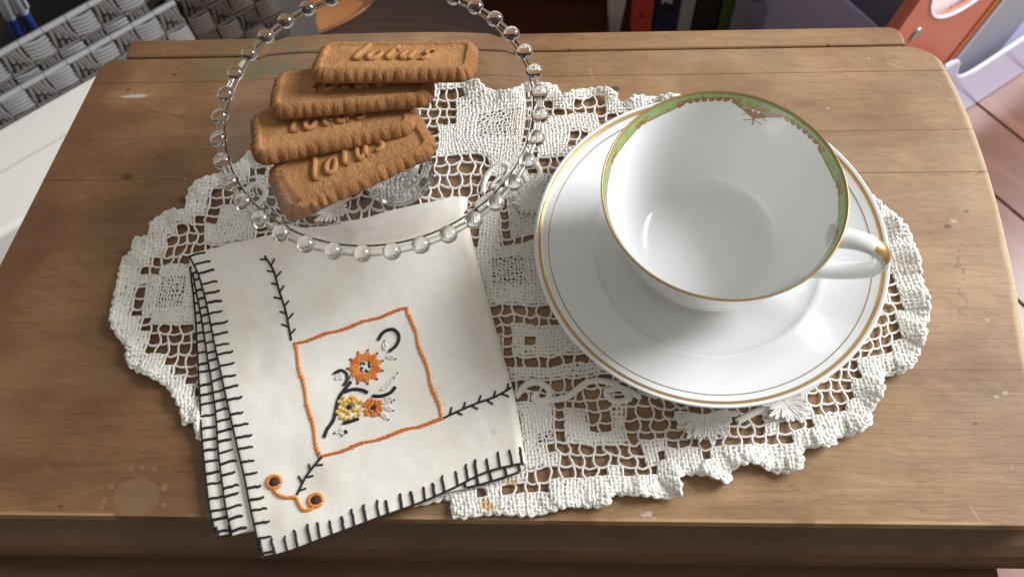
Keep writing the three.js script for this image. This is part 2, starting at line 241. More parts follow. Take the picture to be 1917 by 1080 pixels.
  function nodeJ(i, j) { const f = (isN(i, j) + isN(i - 1, j) + isN(i, j - 1) + isN(i - 1, j - 1)) / 4, a = 0.11 + 0.07 * f; return [(hash2(i, j, 1) - 0.5) * 2 * a * 0.7, (hash2(i, j, 2) - 0.5) * 2 * a * 0.7]; }
  const njm = new Map(); const NJ = (i, j) => { const k = i * 1000 + j; if (!njm.has(k)) njm.set(k, nodeJ(i, j)); return njm.get(k); };
  function pos(u, v) {                                      // cells -> world x, z with the warp of the old threads
    const a = u + 0.5, b = v + 0.5, i = Math.floor(a), j = Math.floor(b); let f = a - i, g = b - j; f = f * f * (3 - 2 * f); g = g * g * (3 - 2 * g);
    const p = NJ(i, j), q = NJ(i + 1, j), r = NJ(i, j + 1), t = NJ(i + 1, j + 1); const bl = (k) => (p[k] * (1 - f) + q[k] * f) * (1 - g) + (r[k] * (1 - f) + t[k] * f) * g;
    const wu = u + bl(0) + (vnoise(u * 0.3, v * 0.3, 5) - 0.5) * 0.9, wv = v + bl(1) + (vnoise(u * 0.3, v * 0.3, 6) - 0.5) * 0.9;
    return [O[0] + (gu[0] * wu + gv[0] * wv) * CELL, O[1] + (gu[1] * wu + gv[1] * wv) * CELL];
  }
  const out = {};                                           // bucket -> geometries
  function emit(run, bucket) { if (run.length < 2) return; (out[bucket] ??= []).push(tube(run.map((q) => q.p), (t, i) => run[i].r, { sides: 5, flat: 0.8, cap: false })); }
  for (const dir of [0, 1]) {
    const lo = dir ? -28 : -39, hi = dir ? 18 : 39, lo2 = dir ? -39 : -28, hi2 = dir ? 39 : 18;
    for (let kk = lo * 3; kk <= hi * 3; kk++) {
      const line = kk / 3 - 0.5, boundary = ((kk % 3) + 3) % 3 === 0, c1 = Math.floor(kk / 3), c0 = boundary ? c1 - 1 : c1;
      let run = [], bucket = null;
      for (let m = lo2 * 6; m <= hi2 * 6; m++) {
        const along = m / 6 - 0.5, jj = Math.floor(m / 6 + 1e-6), get = (c) => (dir ? cell(jj, c) : cell(c, jj));
        const A = get(c1), B = boundary ? get(c0) : A; let st = null, bk = null;
        if (A || B) {
          const a = A?.[0] ?? B[0], b = B?.[0] ?? A[0];
          if (boundary) { st = a === 'N' && b === 'N' ? 'N' : a === 'W' && b === 'W' ? 'W' : a === 'L' && b === 'L' ? 'L' : 'E'; bk = st === 'N' || st === 'L' ? 'net' : (A?.[0] === 'W' ? A[1] : B?.[0] === 'W' ? B[1] : 'net'); }
          else if (a !== 'N') { st = a; bk = A[1]; }
        }
        let q = null;
        if (st) {
          let u = dir ? along : line, v = dir ? line : along;
          const t = m / 6 - jj;
          if (st === 'N') { const hs = hash2(c1, jj, 41 + dir) - 0.5, bow = (dir ? 0.17 + 0.16 * hs : (0.15 + 0.1 * hs) * ((c1 + jj) & 1 ? 1 : -1)) * Math.sin(Math.PI * t) + 0.10 * Math.sin(2 * Math.PI * t) * hs; if (dir) v += bow; else u += bow; }
          else if (st === 'L') { const w = 0.13 * (hash2(kk, m, 51 + dir) - 0.5) * 2; if (dir) v += w; else u += w; }
          else { const w = 0.08 * (vnoise(kk * 1.7, m * 0.6, 61 + dir) - 0.5) * 2; if (dir) v += w; else u += w; }
          const [x, z] = pos(u, v);
          if (inPoly(x, z, PL)) {
            const wv = Math.cos(Math.PI * m / 2) * (((kk % 2) + 2) % 2 ? 1 : -1) * (dir ? -1 : 1);   // over and under
            let y = 0.00105 + lift(x, z) + (st === 'W' ? 0.00024 * wv : st === 'E' ? 0.00015 * wv : 0);
            y += 0.0005 * fbm(x * 60, z * 60, 2, 71);
            const r = (st === 'W' ? (bk[0] === 'p' ? 0.00066 : 0.00074) + 0.00014 * fbm(x * 70, z * 70, 2, 73) : st === 'E' ? 0.00062 : st === 'N' ? 0.00050 : 0.00040) * (0.86 + 0.28 * hash2(kk, m >> 1, 81 + dir));
            q = { p: V3(x, y, z), r };
          }
        }
        if (!q || bk !== bucket) { if (q && run.length && bucket) run.push(q); emit(run, bucket); run = []; bucket = bk; if (!q) bucket = null; }
        if (q) run.push(q);
      }
      emit(run, bucket);
    }
  }
  // crochet cord along the edge, one length per scallop
  const total = Math.round(per / 0.0007); let run = [], cur = -1;
  for (let i = 0; i <= total; i++) {
    const s = (i / total) * per, k = Math.floor(s / SC), f = s / per * NP, a = PL[Math.floor(f) % NP], b = PL[(Math.floor(f) + 1) % NP], x = lerp(a[0], b[0], f % 1), z = lerp(a[1], b[1], f % 1);
    const q = { p: V3(x, 0.0009 + lift(x, z), z), r: 0.00085 * (0.8 + 0.35 * Math.abs(Math.sin(s / 0.0019 * Math.PI)) + 0.2 * (hash2(i >> 2, 3, 8) - 0.5)) };
    if (k !== cur) { if (run.length) { run.push(q); emit(run, 'scallop' + cur); } run = []; cur = k; } run.push(q);
  }
  emit(run, 'scallop' + cur);
  const stains = mm([[-27.7, -68.6], [-17.7, -76.8], [-26.2, -67.6]]);
  for (const [k, list] of Object.entries(out)) {
    const g = mergeGeometries(list), p = g.attributes.position, col = new Float32Array(p.count * 3);
    for (let i = 0; i < p.count; i++) {
      const x = p.getX(i), z = p.getZ(i); let t = 0.90 + 0.16 * fbm(x * 45, z * 45, 3, 91); let c = [t, t * lerp(0.985, 1, fbm(x * 25, z * 25, 2, 92)), t * lerp(0.95, 1, fbm(x * 25, z * 25, 2, 92))];
      for (const q of stains) { const d = Math.hypot(x - q[0], z - q[1]) / 0.0026 + 0.5 * (vnoise(x * 900, z * 900, 4) - 0.5); if (d < 1) { const w = sstep(1, 0.55, d) * 0.75; c = [lerp(c[0], 0.72, w), lerp(c[1], 0.42, w), lerp(c[2], 0.16, w)]; } }
      col.set(c, i * 3);
    }
    g.setAttribute('color', new THREE.BufferAttribute(col, 3));
    const m = part(k === 'net' ? 'open_net' : k.startsWith('scallop') ? 'border_scallop' : 'woven_panel', g, cotton, doily);
    if (k === 'net') m.userData.kind = 'stuff';
  }
  // raised yarn work: twisted cords and daisies of loops
  const yarn = (name, list, r, n, ply = 3, y0 = 0.0020) => {
    r *= 0.74; y0 = 0.0016; n = Math.round(n * 1.35); const c = smooth(list.map((p) => V3(p[0] / 1000, y0, p[1] / 1000)), n), gs = [];
    for (let k = 0; k < ply; k++) gs.push(tube(c.map((p, i) => { const a = c[Math.max(0, i - 1)], b = c[Math.min(n, i + 1)], l = Math.hypot(b.x - a.x, b.z - a.z) || 1, w = i * 0.75 + k * 2 * Math.PI / ply; return V3(p.x + r * 0.9 * Math.cos(w) * (b.z - a.z) / l, p.y + r * 0.6 * Math.sin(w), p.z - r * 0.9 * Math.cos(w) * (b.x - a.x) / l); }), r * 0.72, { sides: 6 }));
    part(name, gs, cottonPlain, doily);
  };
  yarn('twisted_cord', [[-17.2, -111.1], [-13.0, -116.3], [-7.7, -117.2], [-3.4, -113.4], [-5.5, -109.6], [-9.8, -110.4], [-8.7, -113.3]], 0.0012, 60);
  yarn('twisted_cord', [[-8.7, -109.6], [3.0, -111.2], [12.7, -117.9], [22.3, -116.8], [28.4, -111.2], [22.1, -109.7], [19.0, -113.4], [25.4, -115.0], [32.7, -111.3]], 0.0012, 110);
  yarn('twisted_cord', [[69.5, -101.6], [78.2, -106.0], [91.2, -111.5], [102.4, -118.1], [106.2, -123.8]], 0.0013, 80);
  yarn('twisted_cord', [[-34.5, -207.2], [-33.7, -217.1], [-26.5, -222.7], [-20.4, -216.9], [-23.8, -207.1], [-29.8, -210.0], [-26.4, -215.6]], 0.0013, 90);
  yarn('twisted_cord', [[-20, -206], [-13, -210], [-8, -217], [-11, -222], [-16, -219], [-14, -212]], 0.0012, 70);
  yarn('twisted_cord', [[-146.5, -191.7], [-137.8, -198.5], [-131.9, -208.2], [-137.4, -212.5], [-143.8, -205.5], [-134.8, -194.3], [-124.3, -188.8]], 0.0012, 90);
  yarn('twisted_cord', [[-126.9, -208.2], [-117.4, -210.9], [-106.8, -203.7], [-92.9, -210.6], [-83.6, -216.2], [-78.0, -207.7]], 0.0012, 100);
  const dr = rng(44);
  const daisy = (cx, cz, R, n, a0, a1) => { const gs = []; for (let i = 0; i < n; i++) { const a = lerp(a0, a1, (i + 0.5) / n) + (dr() - 0.5) * 0.1, L = R * (0.78 + 0.4 * dr()), w = 0.16; const pts = []; for (let k = 0; k <= 9; k++) { const t = k / 9, r = L * Math.sin(Math.PI * t) ** 0.8, b = a + w * (t - 0.5) * 1.6; pts.push(V3(cx + r * Math.cos(b), 0.0022 + 0.0016 * Math.sin(Math.PI * t) + 0.0004 * dr(), cz + r * Math.sin(b))); } gs.push(tube(pts, 0.00048, { sides: 5 })); } part('yarn_daisy', gs, cottonPlain, doily); };
  daisy(0.0570, -0.1035, 0.0108, 30, -0.1 * Math.PI, 1.05 * Math.PI); daisy(0.0885, -0.1090, 0.0085, 22, 0.0, 2 * Math.PI); daisy(-0.0125, -0.2010, 0.0075, 20, 0, 2 * Math.PI); daisy(-0.1010, -0.199, 0.0075, 20, 0, 2 * Math.PI);
}

// ---------------------------------------------------------------- the saucer and the cup
const porcelain = phys(lin(0.82, 0.825, 0.82), 0.22, { clearcoat: 1, clearcoatRoughness: 0.03, specularIntensity: 0.6 });
const gold = std(lin(0.60, 0.40, 0.17), 0.36, { metalness: 0.85 });
const SX = 0.0612, SZ = -0.1718;
{
  const s = thing('saucer', 'white porcelain saucer with gold rim band under the teacup on the lace', 'saucer', [SX, 0.0018, SZ]);
  const top = [[0, 5.4], [12, 5.4], [24, 5.4], [30, 5.6], [38, 6.6], [43, 8.0], [45.2, 9.1], [46.6, 10.2], [48, 10.75], [50, 11.1], [56, 12.9], [62, 15.2], [66, 17.0], [69.4, 18.6], [70.6, 19.1], [71.0, 18.7], [70.5, 17.9]];
  const und = [[70.5, 17.9], [66, 15.4], [56, 10.8], [48, 7.6], [42, 4.2], [40.2, 1.2], [39.2, 0.2], [37.8, 0.3], [37.2, 1.6], [30, 2.4], [12, 2.4], [0, 2.4]];
  const prof = sprofile(top, 150).concat(sprofile(und, 60).slice(1)).reverse();
  local('dish', lathe(prof, 160), porcelain, s);
  const band = (r0, r1) => { const at = (r) => { for (let i = 1; i < top.length; i++) if (r <= top[i][0]) { const t = (r - top[i - 1][0]) / (top[i][0] - top[i - 1][0]); return lerp(top[i - 1][1], top[i][1], t); } }; const pts = []; for (let i = 0; i <= 6; i++) { const r = lerp(r0, r1, i / 6); pts.push([r / 1000, (at(r) + 0.14 + (i === 0 || i === 6 ? -0.12 : 0)) / 1000]); } return lathe(pts.reverse(), 160); };
  local('gold_rim_band', band(67.9, 69.4), gold, s); local('gold_rim_line', band(64.8, 65.25), std(lin(0.34, 0.24, 0.13), 0.4, { metalness: 0.6 }), s);
}
{
  const c = thing('teacup', 'white porcelain teacup with green and gold rim border, empty, standing on the saucer', 'teacup', [SX - 0.0004, 0.0072, SZ - 0.0006]);
  const H0 = 50.8;
  const outer = [[0, 1.4], [18, 1.2], [20.5, 0.1], [22.6, 0.0], [23.6, 1.2], [24.0, 3.2], [25.6, 5.2], [29.5, 9.4], [34.0, 17], [38.0, 28], [41.2, 39], [43.6, 47.4], [44.8, 50.4], [44.7, 50.9], [44.2, H0]];
  local('cup_wall', lathe(sprofile(outer, 120), 160), porcelain, c);
  // lining, with the printed border round its rim
  const TWc = 2048, THc = 256, cv = document.createElement('canvas'); cv.width = TWc; cv.height = THc; const x = cv.getContext('2d');
  x.fillStyle = '#ffffff'; x.fillRect(0, 0, TWc, THc);
  // faint tea stains
  const N = 14, per = TWc / N, q = rng(9);
  const PX = 7.27;                                             // pixels per millimetre round the rim; canvas height covers 14 mm
  const PY = THc / 14, gd = '#a5782f', gd2 = '#b98d42', gn = '#9db873', gn2 = '#bdd49b';
  for (let i = 0; i < N; i++) {
    const a = i * per, big = i % 7 === 3, plain = i % 7 === 2 || i % 7 === 4;
    x.fillStyle = gn; x.beginPath(); x.moveTo(a - 1, 0); x.lineTo(a + per + 1, 0);
    const dp = plain ? 1.8 : 2.0, dm = plain ? 2.4 : 4.6;
    x.lineTo(a + per + 1, dp * PY);
    x.bezierCurveTo(a + per * 0.86, (dm + 0.2) * PY, a + per * 0.62, dm * PY, a + per * 0.5, (dm - 0.2) * PY);
    x.bezierCurveTo(a + per * 0.36, dm * PY, a + per * 0.12, (dm - 0.3) * PY, a - 1, dp * PY); x.closePath(); x.fill();
    x.strokeStyle = gn2; x.lineWidth = 3.2; for (let k = 0; k < 16; k++) { const bx = a + per * (0.12 + 0.76 * q()), by = PY * (0.9 + (dm - 1.6) * q()); x.beginPath(); x.arc(bx, by, 4 + q() * 6, q() * 6, q() * 6 + 3.2); x.strokeStyle = q() < 0.45 ? '#c3b56a' : q() < 0.5 ? '#6f9c58' : gn2; x.stroke(); }
    x.strokeStyle = gd; x.lineWidth = 9; x.beginPath(); x.moveTo(a, dp * PY); x.bezierCurveTo(a + per * 0.12, (dm - 0.3) * PY, a + per * 0.36, dm * PY, a + per * 0.5, (dm - 0.2) * PY); x.bezierCurveTo(a + per * 0.62, dm * PY, a + per * 0.86, (dm + 0.2) * PY, a + per, dp * PY); x.stroke();
    x.lineWidth = 7; x.beginPath(); x.arc(a + 8, (dp + 0.5) * PY, 13, 2.2, 7.4); x.stroke(); x.beginPath(); x.arc(a + per - 12, (dp + 0.1) * PY, 10, 0.2, 5); x.stroke();
    x.fillStyle = gd; for (const t of plain ? [0.12, 0.27, 0.42, 0.58, 0.73, 0.88] : [0.05, 0.95]) { x.beginPath(); x.ellipse(a + per * t, (dp + (plain ? 0.8 : 1.4)) * PY, 9, 19, t - 0.5, 0, 7); x.fill(); }
    if (big) {
      x.fillStyle = gd; for (let k = -3; k <= 3; k++) { x.beginPath(); x.ellipse(a + per / 2 + k * 17, PY * (4.4 + 0.9 * (3 - Math.abs(k)) * 0.9), 9, 34, k * 0.22, 0, 7); x.fill(); }
      x.fillStyle = gd2; for (let k = -1; k <= 1; k++) { x.beginPath(); x.ellipse(a + per / 2 + k * 20, PY * 3.6, 9, 24, k * 0.5, 0, 7); x.fill(); }
      x.strokeStyle = gd; x.lineWidth = 5; x.beginPath(); x.moveTo(a + per / 2, PY * 5); x.lineTo(a + per / 2 - 3, PY * 11.0); x.moveTo(a + per / 2 - 30, PY * 9.6); x.quadraticCurveTo(a + per / 2, PY * 7.8, a + per / 2 + 28, PY * 10.2); x.moveTo(a + per / 2 - 40, PY * 7.4); x.quadraticCurveTo(a + per / 2, PY * 5.8, a + per / 2 + 38, PY * 7.8); x.stroke();
      x.fillStyle = gn; x.beginPath(); x.arc(a + per / 2 - 30, PY * 4.6, 12, 0, 7); x.arc(a + per / 2 + 32, PY * 4.7, 12, 0, 7); x.fill();
    }
  }
  x.fillStyle = '#9c6f33'; x.fillRect(0, 0, TWc, 0.3 * PY);
  const map = new THREE.CanvasTexture(cv); map.colorSpace = THREE.SRGBColorSpace; map.wrapS = THREE.RepeatWrapping; map.anisotropy = 8;
  const printed = porcelain.clone(); printed.map = map;
  const inner = [[44.2, H0], [43.6, 50.0], [42.6, 46.6], [40.2, 38.6], [37.0, 28], [33.2, 18], [29.6, 11.6], [27.0, 9.2], [24.0, 7.9], [20, 7.2], [14, 6.9], [0, 6.8]];
  const prof = sprofile(inner, 110), lg = lathe(prof, 200);
  { const p = lg.attributes.position, uvA = lg.attributes.uv; for (let i = 0; i < p.count; i++) { const d = (H0 / 1000 - p.getY(i)) / 0.014; uvA.setXY(i, uvA.getX(i) - 0.186, 1 - Math.min(0.995, d * 0.94)); } }
  local('printed_lining', lg, printed, c);
  const rim = [[44.9, 50.3], [44.95, 50.9], [44.65, 51.12], [44.3, 51.0], [44.2, 50.6]]; local('gold_lip', lathe(sprofile(rim, 14).reverse(), 160), std(lin(0.42, 0.27, 0.12), 0.38, { metalness: 0.75 }), c);
  local('foot_line', lathe([[0.02475, 0.0042], [0.02535, 0.0048], [0.0260, 0.0054]].map((p) => p), 120), gold, c);
  // the loop handle
  const az = 21 * D, dir = [Math.cos(az), Math.sin(az)];
  const hp = [[41.0, 42.0], [45.5, 43.6], [51, 44.8], [56.5, 44.2], [60.8, 41.0], [62.6, 35.6], [60.8, 29.4], [55.5, 23.6], [48.5, 19.0], [41.5, 16.0], [34.0, 15.6]];
  const path = smooth(hp.map((p) => V3(p[0] / 1000 * dir[0], p[1] / 1000, p[0] / 1000 * dir[1])), 70);
  const sweep = (pts, ra, rb, sides = 18, from = 0, to = 2 * Math.PI) => { const pos = [], idx = [], uv = [], sd = V3(-dir[1], 0, dir[0]), t = V3(), n = V3(); pts.forEach((p, i) => { t.subVectors(pts[Math.min(pts.length - 1, i + 1)], pts[Math.max(0, i - 1)]).normalize(); n.crossVectors(sd, t).normalize(); for (let k = 0; k <= sides; k++) { const a = lerp(from, to, k / sides), f = i / (pts.length - 1), r1 = ra(f), r2 = rb(f); pos.push(p.x + sd.x * r1 * Math.cos(a) + n.x * r2 * Math.sin(a), p.y + sd.y * r1 * Math.cos(a) + n.y * r2 * Math.sin(a), p.z + sd.z * r1 * Math.cos(a) + n.z * r2 * Math.sin(a)); uv.push(f, k / sides); } }); for (let i = 0; i < pts.length - 1; i++) for (let k = 0; k < sides; k++) { const a = i * (sides + 1) + k, b = a + 1, cc = a + sides + 1, d = cc + 1; idx.push(a, b, cc, b, d, cc); } const g = new THREE.BufferGeometry(); g.setAttribute('position', new THREE.Float32BufferAttribute(pos, 3)); g.setAttribute('uv', new THREE.Float32BufferAttribute(uv, 2)); g.setIndex(idx); const m = mergeVertices(g.deleteAttribute ? g : g); m.computeVertexNormals(); return m; };
  const ra = (f) => 0.0036 + 0.0012 * Math.pow(Math.abs(2 * f - 1), 3), rb = (f) => 0.0025 + 0.0016 * Math.pow(Math.abs(2 * f - 1), 4);
  local('handle', sweep(path, ra, rb), porcelain, c);
  const seg = (a, b) => path.slice(a, b), s0 = (f) => Math.sin(Math.PI * clamp(f, 0.02, 0.98)) ** 0.5;
  // gilding brushed on the top of the handle; the side of the sweep that faces out and up
  for (const [a, b, w] of [[17, 27, 0.9], [29, 34, 0.55]]) { const pts = seg(a, b); local('gilding', sweep(pts, (f) => (0.0036 + 0.00014) * 1, (f) => 0.0025 + 0.00014, 10, Math.PI / 2 - w, Math.PI / 2 + w * 0.9), std(lin(0.75, 0.5, 0.2), 0.3, { metalness: 0.9 }), c); }
}

// ---------------------------------------------------------------- glass dish
const glass = phys(0xffffff, 0.0, { transmission: 1, thickness: 0.01, ior: 1.5 });
const pane = phys(0xffffff, 0.0, { transmission: 1, thickness: 0, ior: 1.5 });
const PXc = -0.0722, PZc = -0.2162, PR = 0.0653, PY0 = 0.0500;
{
  const d = thing('glass_dish', 'clear footed glass dish with beaded rim holding the biscuits', 'dish', [PXc, 0.0016, PZc]);
  const y = (v) => v - 0.0016;
  // thick pressed bowl, a little uneven
  const bowlIn = [[0, 38.6], [12, 38.6], [24, 38.8], [33, 39.4], [41, 40.9], [49, 43.4], [56, 46.5], [61, 49.1], [64.4, 51.0]];
  const bowlP = bowlIn.concat([[64.7, 51.0]], bowlIn.slice().reverse().map(([r, h]) => { const t = lerp(1.35, 0.34, sstep(34, 62, r)); return [r + t * 0.42 * sstep(20, 50, r), h - t * (1 - 0.12 * sstep(20, 50, r))]; }));
  const bg = lathe(sprofile(bowlP, 170).map((p) => [p[0] * 0.973, y(p[1])]).reverse(), 128);
  { const p = bg.attributes.position; for (let i = 0; i < p.count; i++) { const X = p.getX(i), Z = p.getZ(i), r = Math.hypot(X, Z); p.setY(i, p.getY(i) + 0.0005 * sstep(0.015, 0.05, r) * (fbm(X * 55 + 3, Z * 55, 2, 701) - 0.5)); } bg.computeVertexNormals(); }
  local('bowl', bg, glass, d);
  
  const NB = 37, bead = new THREE.SphereGeometry(0.0035, 28, 20), link = new THREE.CylinderGeometry(0.0013, 0.0013, 0.0050, 12, 1); link.rotateZ(Math.PI / 2);
  for (let k = 0; k < NB; k++) {
    const a = (-172 + k * 360 / NB) * D, b = local('bead', bead, glass, d); b.position.set(PR * Math.cos(a), y(PY0), PR * Math.sin(a)); b.scale.set(1, 0.92, 1);
    const e = a + 180 / NB * D, l = local('bead_link', link, glass, d); l.position.set(PR * 0.997 * Math.cos(e), y(PY0), PR * 0.997 * Math.sin(e)); l.rotation.y = -e + Math.PI / 2;
  }
  const ped = [[0, 36.9], [12, 36.9], [13.4, 35.6], [12.8, 34.2], [9.4, 32.6], [7.6, 29], [7.2, 24], [7.4, 18], [8.8, 13.4], [11.2, 10.6], [13.4, 9.4], [14.0, 8.4], [13.8, 7.2], [15.4, 6.2], [16.2, 5.0], [16.0, 3.6], [16.8, 2.6], [16.8, 1.9], [16.0, 1.7], [12, 1.8], [6, 1.9], [0, 2.0]];
  local('pedestal', lathe(sprofile(ped, 120).map((p) => [p[0], Math.max(0.0001, y(p[1]))]).reverse(), 96), glass, d).position.set(-0.0005, 0, -0.0041 + 0.0030);
}

// ---------------------------------------------------------------- biscuits
{
  const crumbTex = dataTex(512, 512, (u, v, i, j) => { const n = fbm(u * 9, v * 9, 4, 401), m = fbm(u * 60, v * 60, 3, 402), s = hash2(i, j, 403); let t = 0.45 * n + 0.4 * m + 0.15 * s; const k = s > 0.985 ? -0.16 : s < 0.012 ? 0.12 : 0; t += k; return [lerp(0.605, 0.81, t), lerp(0.43, 0.605, t), lerp(0.262, 0.402, t)]; });
  const crumbBump = dataTex(512, 512, (u, v, i, j) => { const h = 0.5 * fbm(u * 40, v * 40, 3, 411) + 0.35 * fbm(u * 110, v * 110, 2, 412) + 0.15 * hash2(i, j, 413); return [h, h, h]; }, false);
  const crumb = std(0xffffff, 0.92, { map: crumbTex, bumpMap: crumbBump, bumpScale: 0.0006, vertexColors: true });
  const LX = 0.034, WZ = 0.0147, CR = 0.0075, T = 0.0088;
  function biscuit(seed) {
    const n = 320, per = [], q = rng(seed), ph = q() * 6;
    // perimeter of a rounded rectangle, evenly spaced
    const sx = LX - CR, sz = WZ - CR, parts = [2 * sz, CR * Math.PI / 2, 2 * sx, CR * Math.PI / 2, 2 * sz, CR * Math.PI / 2, 2 * sx, CR * Math.PI / 2], tot = parts.reduce((a, b) => a + b);
    for (let i = 0; i < n; i++) {
      let s = i / n * tot, k = 0; while (s > parts[k]) { s -= parts[k]; k++; }
      let x, z, nx, nz; const arc = (cx, cz, a0) => { const a = a0 + s / CR; nx = Math.cos(a); nz = Math.sin(a); x = cx + CR * nx; z = cz + CR * nz; };
      if (k === 0) { x = LX; z = -sz + s; nx = 1; nz = 0; } else if (k === 1) arc(sx, sz, 0); else if (k === 2) { x = sx - s; z = WZ; nx = 0; nz = 1; } else if (k === 3) arc(-sx, sz, Math.PI / 2); else if (k === 4) { x = -LX; z = sz - s; nx = -1; nz = 0; } else if (k === 5) arc(-sx, -sz, Math.PI); else if (k === 6) { x = -sx + s; z = -WZ; nx = 0; nz = -1; } else arc(sx, -sz, 1.5 * Math.PI);
      per.push([x, z, nx, nz, i / n * tot]);
    }
    const NF = Math.round(tot / 0.0042), pos = [], col = [], uv = [], idx = [];
    // rings: [inset mm, height mm, flute depth mm, brown]
    const rings = [[9, 0.1, 0, 0.2], [3, 0, 0, 0.3], [1.0, 0.15, 0.15, 0.5], [0.25, 0.9, 0.5, 0.62], [0, 2.2, 0.75, 0.62], [0.1, 3.8, 0.85, 0.55], [0.5, 5.4, 0.85, 0.52], [1.15, 6.8, 0.75, 0.48], [2.0, 7.8, 0.55, 0.42], [2.9, 8.4, 0.34, 0.34], [3.7, 8.7, 0.18, 0.26], [4.4, 8.75, 0.08, 0.20], [4.9, 8.35, 0.03, 0.22], [5.3, 7.75, 0, 0.28], [5.8, 7.45, 0, 0.2], [7.2, 7.4, 0, 0.12], [9.5, 7.45, 0, 0.1], [12, 7.5, 0, 0.1], [15.0, 7.5, 0, 0.1], [15.7, 7.5, 0, 0.1]];
    rings.forEach((R, ri) => per.forEach((p, i) => {
      const f = p[4] / tot * NF * 2 * Math.PI, fl = Math.pow(Math.abs(Math.sin(f / 2 + 0.55 * Math.sin(p[4] * 210 + ph))), 0.6) - 1;     // sharp grooves between lobes
      const inset = R[0] / 1000, dmax = Math.min(inset, 0.0157), mx = clamp(p[0] - p[2] * dmax, -(LX - WZ * 0.98), LX - WZ * 0.98);
      let x = p[0] - p[2] * inset, z = p[1] - p[3] * inset;
      // keep inner rings from folding over in the corners
      const lim = (v, h) => clamp(v, -h, h), hx = Math.max(LX - inset, 0.0002), hz = Math.max(WZ - inset, 0.00005); x = lim(x, hx); z = lim(z, hz);
      const w = (fbm(x * 260 + seed * 7, z * 260, 3, 420 + seed) - 0.5) * 0.0010 * (ri < 2 ? 0 : 1), fw = R[2] / 1000 * fl * (0.30 + 0.62 * hash2(Math.floor(f / 2 / Math.PI), seed, 3));
      x += p[2] * (fw + w * 0.7); z += p[3] * (fw + w * 0.7);
      pos.push(x, R[1] * 0.64 / 1000 + w * 0.5 + fw * 0.35, z); uv.push(x / 0.05 + seed * 0.37, z / 0.05 + seed * 0.21);
      const b = clamp(R[3] + (fbm(x * 120, z * 120 + seed, 3, 430) - 0.5) * 0.5 - fl * 0.30 * Math.min(1, R[2] * 1.6)) ;
      col.push(lerp(1.0, 0.44, b), lerp(0.97, 0.305, b), lerp(0.92, 0.20, b));
    }));
    for (let r = 0; r < rings.length - 1; r++) for (let i = 0; i < n; i++) { const a = r * n + i, b = r * n + (i + 1) % n, c = a + n, d = b + n; idx.push(a, c, b, b, c, d); }
    const g = new THREE.BufferGeometry(); g.setAttribute('position', new THREE.Float32BufferAttribute(pos, 3)); g.setAttribute('uv', new THREE.Float32BufferAttribute(uv, 2)); g.setAttribute('color', new THREE.Float32BufferAttribute(col, 3)); g.setIndex(idx); g.computeVertexNormals(); return g;
  }
  // raised letters, as strokes in letter heights, baseline 0
  const L = { l: [[[0.10, 1.95], [0.02, 1.1], [-0.02, 0.25], [0.08, 0.02], [0.34, 0.06]]], o: [[[0.42, 1.0], [0.08, 0.86], [-0.06, 0.42], [0.12, 0.04], [0.42, 0.06], [0.60, 0.46], [0.52, 0.88], [0.34, 1.0]]], t: [[[0.10, 1.75], [0.04, 0.9], [0.04, 0.22], [0.18, 0.02], [0.36, 0.08]], [[-0.16, 1.12], [0.36, 1.16]]], u: [[[0, 1.0], [-0.02, 0.4], [0.14, 0.04], [0.40, 0.12], [0.56, 0.5]], [[0.58, 1.0], [0.55, 0.4], [0.62, 0.06], [0.76, 0.06]]], s: [[[0.50, 0.92], [0.26, 1.02], [0.08, 0.80], [0.28, 0.54], [0.44, 0.30], [0.30, 0.04], [0.02, 0.06]]] };
  function letters(o, seed) {
    const q = rng(seed * 3 + 1); let cx = -0.0165; const h = 0.0064, sl = 0.34;
    for (const ch of 'lotus') {
      const gs = L[ch].map((st) => { const pts = smooth(st.map(([x, yy]) => V3(cx + (x + sl * yy) * h, 0.0051 + 0.0001 * q(), 0.0030 - yy * h + 0.0004 * (q() - 0.5))), 14); return tube(pts, (t) => 0.00108 * (0.75 + 0.5 * Math.sin(Math.PI * clamp(t, 0.08, 0.92)) ** 0.6), { sides: 8, flat: 0.85 }); });
      const g = mergeGeometries(gs), n = g.attributes.position.count, col = new Float32Array(n * 3); for (let i = 0; i < n; i++) col.set([0.90, 0.83, 0.74], i * 3); g.setAttribute('color', new THREE.BufferAttribute(col, 3));
      { const p = g.attributes.position, u = g.attributes.uv; for (let i = 0; i < n; i++) u.setXY(i, p.getX(i) / 0.05, p.getZ(i) / 0.05); }
      local('raised_letter', g, crumb, o); cx += ({ l: 0.78, o: 1.12, t: 0.86, u: 1.2, s: 1 })[ch] * h * 1.06;
    }
  }
  const list = [
    ['golden brown biscuit lying lowest and frontmost of the fanned row on the glass dish', [-0.0832, 0.0392, -0.1975], 28.0, 3, 2],
    ['golden brown biscuit second from the front, its raised letters partly shaded by its neighbour', [-0.0922, 0.0422, -0.2136], 14.0, 9, -1],
    ['golden brown biscuit whose lettering is hidden under the topmost biscuit', [-0.0846, 0.0458, -0.2282], 5.0, 15, 0],
    ['golden brown biscuit on top of the fanned row, farthest back on the glass dish', [-0.0666, 0.0510, -0.2374], -0.5, 22, 0.0]];
  list.forEach(([label, p, yaw, tilt, roll], k) => {
    const b = thing('biscuit', label, 'biscuit', p); b.rotation.order = 'YXZ'; b.rotation.set(-tilt * D, yaw * D, roll * D);
    local('biscuit_body', biscuit(k + 1), crumb, b); letters(b, k + 1);
  });
}

